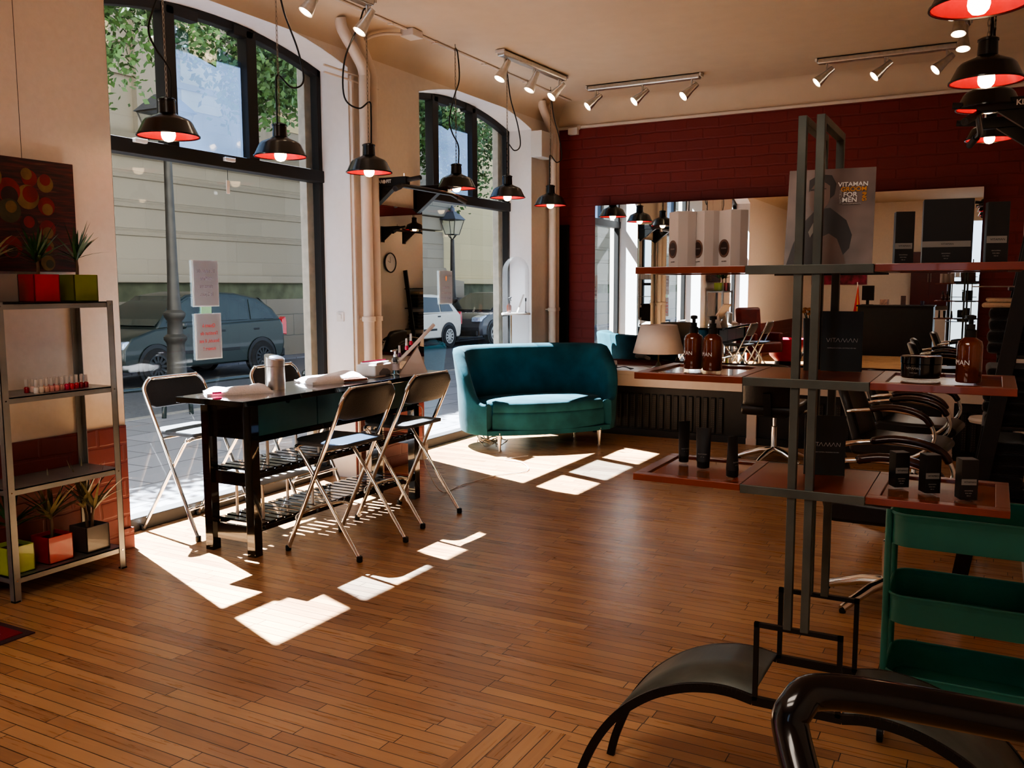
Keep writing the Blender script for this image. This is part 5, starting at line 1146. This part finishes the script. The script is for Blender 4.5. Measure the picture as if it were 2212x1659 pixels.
# cars: local +y is the front, x lateral, length about 3.9
def make_car(name, label, loc, rz, paint, prof, roof, wheels, wr, rimm, front, rear, Wd=1.66, rim_n=9, light=None):
    """prof: lower body side outline (y,z); roof: greenhouse outline (y,z); both closed"""
    t = thing(name, label, 'car', loc, rz); hw = Wd/2
    cm = mat(label[:12]+'_paint', paint, .3, .1, var=.04, coat=.25)
    # body lofted across the width so that the flanks bulge
    def loft(pr, ws, m_, nm, bev_=.03, par=t):
        g = G(); n = len(pr); cy = sum(p[0] for p in pr)/n; cz = sum(p[1] for p in pr)/n
        for x, sc in ws: g.v += [(x, cy+(p[0]-cy)*sc, cz+(p[1]-cz)*(1-(1-sc)*.4)) for p in pr]
        m__ = len(ws); g.f += [(k*n+i, k*n+(i+1) % n, (k+1)*n+(i+1) % n, (k+1)*n+i) for k in range(m__-1) for i in range(n)]+[tuple(range(n))[::-1], tuple((m__-1)*n+i for i in range(n))]
        return build(nm, g, m_, par, smooth=35, bev=bev_, seg=2)
    loft(prof, [(-hw, .965), (-hw*.93, .99), (-hw*.6, 1), (hw*.6, 1), (hw*.93, .99), (hw, .965)], cm, 'body')
    # greenhouse: trapezoid section
    n = len(roof); g = G(); zb = min(p[1] for p in roof); zt = max(p[1] for p in roof)
    def xw(z): return hw*(.95-.24*((z-zb)/(zt-zb))**1.1)
    for s in (-1, 1): g.v += [(s*xw(z), y, z) for y, z in roof]
    g.f += [(i, (i+1) % n, n+(i+1) % n, n+i) for i in range(n)]+[tuple(range(n))[::-1], tuple(n+i for i in range(n))]
    build('cabin', g, cm, t, smooth=35, bev=.035)
    # side glass panels
    def glass(poly, nm='side_window'):
        for s in (-1, 1):
            g = G(); k = len(poly); g.add([(s*(xw(z)+.012), y, z) for y, z in poly]+[(s*(xw(z)-.01), y, z) for y, z in poly], [tuple(range(k)), tuple(range(2*k-1, k-1, -1))]+[(i, (i+1) % k, k+(i+1) % k, k+i) for i in range(k)]); build(nm, g, CGLASS, t)
    for p in front['side']: glass(p)
    # windscreen and rear screen
    for (ya, za), (yb, zb_), nm in (front['screen'], rear['screen']):
        sg = 1 if ya > yb else -1
        build(nm, G().face([(-xw(za)*.93, ya+.015*sg, za+.012), (xw(za)*.93, ya+.015*sg, za+.012), (xw(zb_)*.93, yb+.015*sg, zb_+.012), (-xw(zb_)*.93, yb+.015*sg, zb_+.012)]), CGLASS, t, solid=.01)
    for wy in wheels:
        for s in (-1, 1):
            x = s*(hw-.055)
            build('wheel_arch', G().at((s*(hw-.08), wy, wr+.01), (0, PI/2, 0)).lathe([(wr+.055, -.1), (wr+.055, s*.088), (wr+.02, s*.095), (.001, s*.084)], n=28), ARCHM, t, smooth=40)
            w = build('wheel', G().at((x, wy, wr), (0, PI/2, 0)).lathe([(wr*.55, -.09), (wr*.93, -.09), (wr, -.06), (wr, .06), (wr*.93, .09), (wr*.66, .095), (wr*.62, .07)], n=32), TYRE, t, smooth=40)
            g = G().at((x+s*.085, wy, wr), (0, PI/2, 0)).lathe([(.0005, 0), (wr*.2, 0), (wr*.22, -.012*s)], n=16).lathe([(wr*.54, 0), (wr*.64, 0), (wr*.64, .012*s), (wr*.54, .012*s), (wr*.54, 0)], n=28)
            for k in range(rim_n):
                a = 2*PI*k/rim_n; g.bar((wr*.15*math.cos(a), wr*.15*math.sin(a), -.002), (wr*.6*math.cos(a), wr*.6*math.sin(a), -.002), .05 if rim_n < 8 else .042, .012)
            build('hubcap', g, rimm, w, smooth=30)
            build('rim_disc', G().at((x+s*.06, wy, wr), (0, PI/2, 0)).lathe([(.0005, 0), (wr*.6, 0)], n=24), BLACKM, w)
    fy, fz = front['lamp']; ry, rz_ = rear['lamp']
    for s in (-1, 1):
        build('headlight', G().prism([(fy, fz-.07), (fy-.02, fz+.06), (fy-.38, fz+.12), (fy-.42, fz+.08), (fy-.25, fz-.05)], 'x', s*(hw-.16)-.14, s*(hw-.16)+.145), HEADL, t, bev=.02, smooth=40)
        build('tail_light', G().prism([(ry, rz_-.16), (ry+.14, rz_-.14), (ry+.12, rz_+.14), (ry+.03, rz_+.2), (ry, rz_+.1)], 'x', s*(hw-.08)-.07, s*(hw-.08)+.078), TAILL, t, bev=.015, smooth=40)
        for dy in front['handles']: build('door_handle', G().bx(s*hw*.985-.015, s*hw*.985+.02, dy-.08, dy+.08, .83, .87), ARCHM if paint != '#c9c9c4' else ARCHM, t, bev=.008)
        build('mirror', G().box((s*(hw+.06), front['mir'], .98), (.17, .1, .12)), cm, t, bev=.04, seg=3, smooth=60)
        build('side_strip', G().bx(s*hw*.99-.01, s*hw*.99+.012, wheels[0]+.55 if wheels[0] < wheels[1] else wheels[1]+.55, max(wheels)-.5, .48, .54), ARCHM, t, bev=.006)
    build('bumper', G().bx(-hw*.9, hw*.9, front['b'][0]-.1, front['b'][0], .25, .42), ARCHM, t, bev=.03); build('bumper', G().bx(-hw*.9, hw*.9, rear['b'][0], rear['b'][0]+.1, .28, .45), ARCHM, t, bev=.03)
    return t
CGLASS = mat('car_window_glass', '#232d2a', .1, var=.3, scale=3, coat=.2); ARCHM = mat('dark_arch_trim', '#151617', .5, var=.1); TYRE = mat('tyre_rubber', '#131313', .8, var=.2)
HEADL = mat('headlight_glass', '#a9bdd8', .08, .3, var=.35, scale=18, coat=1.); TAILL = mat('tail_light_red', '#b0182a', .15, var=.15, coat=.8); RIMD = mat('dark_wheel_cover', '#2c2e30', .4, .4); RIMS = mat('silver_wheel_cover', '#a7a7a2', .35, .4, var=.05)
# near dark hatchback
pr = [(-1.85, .35), (-1.9, .55), (-1.88, .9), (-1.8, 1.02), (.75, .96), (1.25, .93), (1.7, .80), (1.88, .62), (1.9, .38), (1.8, .25), (-1.75, .25)]
rf = [(-1.82, .98), (-1.66, 1.22), (-1.35, 1.42), (-.8, 1.52), (-.1, 1.55), (.35, 1.49), (.8, 1.28), (1.15, .93)]
make_car('hatchback_car', 'dark green-black small hatchback parked across the street, seen through the near window', (-13.0, 11.35, GZ), PI, '#1b2624', pr, rf, (-1.22, 1.2), .315, RIMD,
         {'side': [[(-1.62, 1.03), (-1.52, 1.22), (-1.2, 1.38), (-1.08, 1.4), (-1.02, 1.03)], [(-.95, 1.03), (-1.0, 1.41), (-.15, 1.48), (-.12, 1.03)], [(-.04, 1.03), (-.06, 1.48), (.33, 1.43), (.68, 1.27), (.92, 1.03)]], 'screen': ((1.12, .97), (.42, 1.46), 'windscreen'), 'lamp': (1.84, .68), 'handles': (-.25, -1.1), 'mir': .7, 'b': (1.93,)},
         {'screen': ((-1.80, 1.03), (-1.40, 1.41), 'rear_screen'), 'lamp': (-1.93, .86), 'b': (-1.94,)}, 1.64, 12)
# silver hatchback
pr = [(-1.98, .35), (-2.02, .6), (-1.98, .86), (-1.86, .95), (.8, .9), (1.5, .84), (1.9, .7), (2.0, .5), (1.98, .3), (-1.9, .27)]
rf = [(-1.9, .93), (-1.66, 1.22), (-1.5, 1.38), (-.9, 1.43), (-.1, 1.44), (.3, 1.38), (1.0, .92)]
make_car('hatchback_car', 'silver hatchback with silver wheel covers, its tail showing through the far window', (-13.72, 18.95, GZ), PI, '#c4c0b2', pr, rf, (-1.3, 1.25), .31, RIMS,
         {'side': [[(-1.62, .97), (-1.5, 1.2), (-1.4, 1.3), (-1.12, 1.33), (-1.02, .97)], [(-.96, .97), (-1.06, 1.34), (-.25, 1.37), (-.2, .97)], [(-.14, .97), (-.18, 1.37), (.22, 1.33), (.78, .97)]], 'screen': ((.96, .95), (.36, 1.34), 'windscreen'), 'lamp': (1.97, .66), 'handles': (-.85, .1), 'mir': .68, 'b': (2.04,)},
         {'screen': ((-1.88, .98), (-1.60, 1.32), 'rear_screen'), 'lamp': (-2.02, .76), 'b': (-2.07,)}, 1.7, 10)
# dark grey hatchback nose-on behind it
pr = [(-2.05, .35), (-2.1, .6), (-2.05, .9), (-1.9, 1.0), (.9, .95), (1.6, .88), (2.0, .72), (2.1, .5), (2.05, .27), (-1.95, .27)]
rf = [(-2.0, 1.0), (-1.6, 1.35), (-1.2, 1.45), (-.3, 1.47), (.1, 1.45), (.5, 1.3), (1.35, .92)]
make_car('hatchback_car', 'dark grey hatchback facing left behind the silver car, through the far window', (-13.4, 23.45, GZ), PI, '#3c3d42', pr, rf, (-1.3, 1.35), .32, RIMS,
         {'side': [[(-1.0, 1.02), (-1.1, 1.36), (-.25, 1.4), (-.2, 1.02)], [(-.12, 1.02), (-.16, 1.4), (.1, 1.38), (.45, 1.25), (.95, 1.0)]], 'screen': ((1.30, .96), (.18, 1.43), 'windscreen'), 'lamp': (2.08, .72), 'handles': (-.85, .1), 'mir': .85, 'b': (2.14,)},
         {'screen': ((-1.98, 1.05), (-1.66, 1.3), 'rear_screen'), 'lamp': (-2.1, .8), 'b': (-2.15,)}, 1.74, 5)
# low black hoops on the kerb
HOOP = mat('black_hoop_paint', '#12201f', .15, .3, var=.1, coat=.7)
for k, (y, lab) in enumerate(((6.95, 'low black tubular hoop on the kerb, left one outside the near window'), (8.75, 'low black tubular hoop on the kerb, right one outside the near window'), (10.9, 'low black tubular hoop on the kerb, farthest one outside the near window'))):
    t = thing('kerb_hoop', lab, 'barrier', (-9.0, y, GZ)); build('hoop', G().tube(cat_rom([(0, -.75, 0), (0, -.75, .25), (0, -.65, .38), (0, .5, .38), (0, .62, .25), (0, .62, 0)], 6), .03, 12), HOOP, t, smooth=60)

# plane trees over the street
def tree(loc, label, boughs, seed, n=2600, s=.1, trunk=True):
    t = thing('street_tree', label, 'tree', loc); rnd = random.Random(seed); g = G(); gb = G(); O = Vector(loc)
    if trunk: gb.tube([(0, 0, 0), (.05, .1, 2.5), (0, .2, 5.0), (0, 0, 8.2)], [.2, .17, .14, .1], 10)
    for (p, q, R, dens) in boughs:
        p, q = Vector(p)-O, Vector(q)-O; gb.tube([tuple(p), tuple((p+q)/2+Vector((0, 0, .1))), tuple(q)], [.06, .04, .012], 7)
        for i in range(int(n*dens)):
            f = rnd.random(); c = p.lerp(q, f)+Vector((rnd.gauss(0, R), rnd.gauss(0, R), rnd.gauss(-.1, R*.75))); c.z = min(c.z, 5.75-GZ+rnd.uniform(-.3, .15)); a = rnd.random()*2*PI; e = rnd.uniform(-1.2, .2); u = Vector((math.cos(a)*math.cos(e), math.sin(a)*math.cos(e), math.sin(e))); v = u.orthogonal().normalized(); v = (Matrix.Rotation(rnd.random()*PI, 3, u) @ v); l = s*rnd.uniform(.6, 1.2)
            g.add([tuple(c-u*l*.6), tuple(c+v*l*.38), tuple(c+u*l*.7), tuple(c-v*l*.38)], [(0, 1, 2, 3)])
    build('branches', gb, BARKT, t, smooth=60); build('foliage', g, TLEAF, t)
BARKT = mat('tree_bark', '#4d4a40', .9, var=.4, bump=.5); TLEAF = mat('tree_leaf', '#3f5a2c', .6, var=.6, scale=2.5)
tree((-10.6, 3.2, GZ), 'leafy street tree filling the left upper panes of the near window', [((-10.6, 4.0, 5.6), (-10.0, 7.0, 5.0), .45, 1.3), ((-10.6, 4.6, 5.2), (-10.0, 7.8, 4.5), .4, 1.0), ((-10.6, 4.6, 5.8), (-9.8, 9.3, 5.3), .4, 1.2)], 1, 4600, .088)
tree((-11.5, 14.8, GZ), 'leafy street tree between the two windows with branches hanging right', [((-11.5, 13.6, 5.6), (-10.4, 10.6, 4.5), .33, .6), ((-11.5, 14, 5.7), (-10.4, 10.2, 5.2), .4, .7), ((-11.5, 14.8, 5.7), (-11.5, 18.6, 5.2), .45, 1.0), ((-11.8, 15.5, 5.6), (-12.3, 20.5, 4.3), .4, .9), ((-11.8, 15.5, 5.8), (-12.3, 22, 5.4), .45, .9)], 2, 3800, .105)
# ------------------------------------------------------------------ light
def look(o, d): o.rotation_euler = Vector(d).to_track_quat('-Z', 'Y').to_euler()
s = bpy.data.lights.new('sun', 'SUN'); s.energy = 24; s.angle = .0095; s.color = (1, .96, .9); so = bpy.data.objects.new('sun', s); C.objects.link(so); look(so, (.686, -.269, -1)); so.location = (-20, 12, 30)
w = bpy.data.worlds.new('w'); bpy.context.scene.world = w; w.use_nodes = True; nt = w.node_tree
bg = nt.nodes['Background']; sky = nd(nt, 'ShaderNodeTexSky')
sky.sky_type = 'HOSEK_WILKIE'; sky.turbidity = 3; sky.sun_direction = Vector((-.686, .269, 1)).normalized()
hs = nd(nt, 'ShaderNodeHueSaturation'); hs.inputs['Saturation'].default_value = .45; hs.inputs['Value'].default_value = 1
nt.links.new(sky.outputs[0], hs.inputs['Color']); nt.links.new(hs.outputs[0], bg.inputs[0]); bg.inputs[1].default_value = 2.2
# daylight arriving from the rear shop front
def area(name, loc, d, sx, sy, e, col):
    l = bpy.data.lights.new(name, 'AREA'); l.shape = 'RECTANGLE'; l.size = sx; l.size_y = sy; l.energy = e; l.color = col; o = bpy.data.objects.new(name, l); C.objects.link(o); o.location = loc; look(o, d); return o
# ------------------------------------------------------------------ camera
cam = bpy.data.cameras.new('camera'); co = bpy.data.objects.new('camera', cam); C.objects.link(co)
cam.sensor_fit = 'HORIZONTAL'; cam.sensor_width = 36; cam.lens = 36*1921.57/2212; cam.clip_start = .05; cam.clip_end = 300
yaw, pit, rol = 0.495315884, 0.107862992, -0.00317271861
f = Vector((-math.sin(yaw)*math.cos(pit), math.cos(yaw)*math.cos(pit), -math.sin(pit))); r0 = Vector((math.cos(yaw), math.sin(yaw), 0)); u0 = r0.cross(f)
r_ = r0*math.cos(rol)+u0*math.sin(rol); u_ = -r0*math.sin(rol)+u0*math.cos(rol)
M4 = Matrix((r_, u_, -f)).transposed().to_4x4(); M4.translation = Vector((0, 0, 1.5)); co.matrix_world = M4
sc_ = bpy.context.scene; sc_.camera = co
sc_.view_settings.view_transform = 'AgX'; sc_.view_settings.look = 'AgX - Medium High Contrast'; sc_.view_settings.exposure = 2.35; sc_.view_settings.use_white_balance = True; sc_.view_settings.white_balance_temperature = 5700; sc_.view_settings.white_balance_tint = 10
sc_.cycles.max_bounces = 14; sc_.cycles.diffuse_bounces = 6; sc_.cycles.transparent_max_bounces = 24; sc_.cycles.glossy_bounces = 6; sc_.cycles.use_denoising = True; sc_.cycles.sample_clamp_indirect = 8
sc_.cycles.caustics_reflective = False; sc_.cycles.caustics_refractive = False
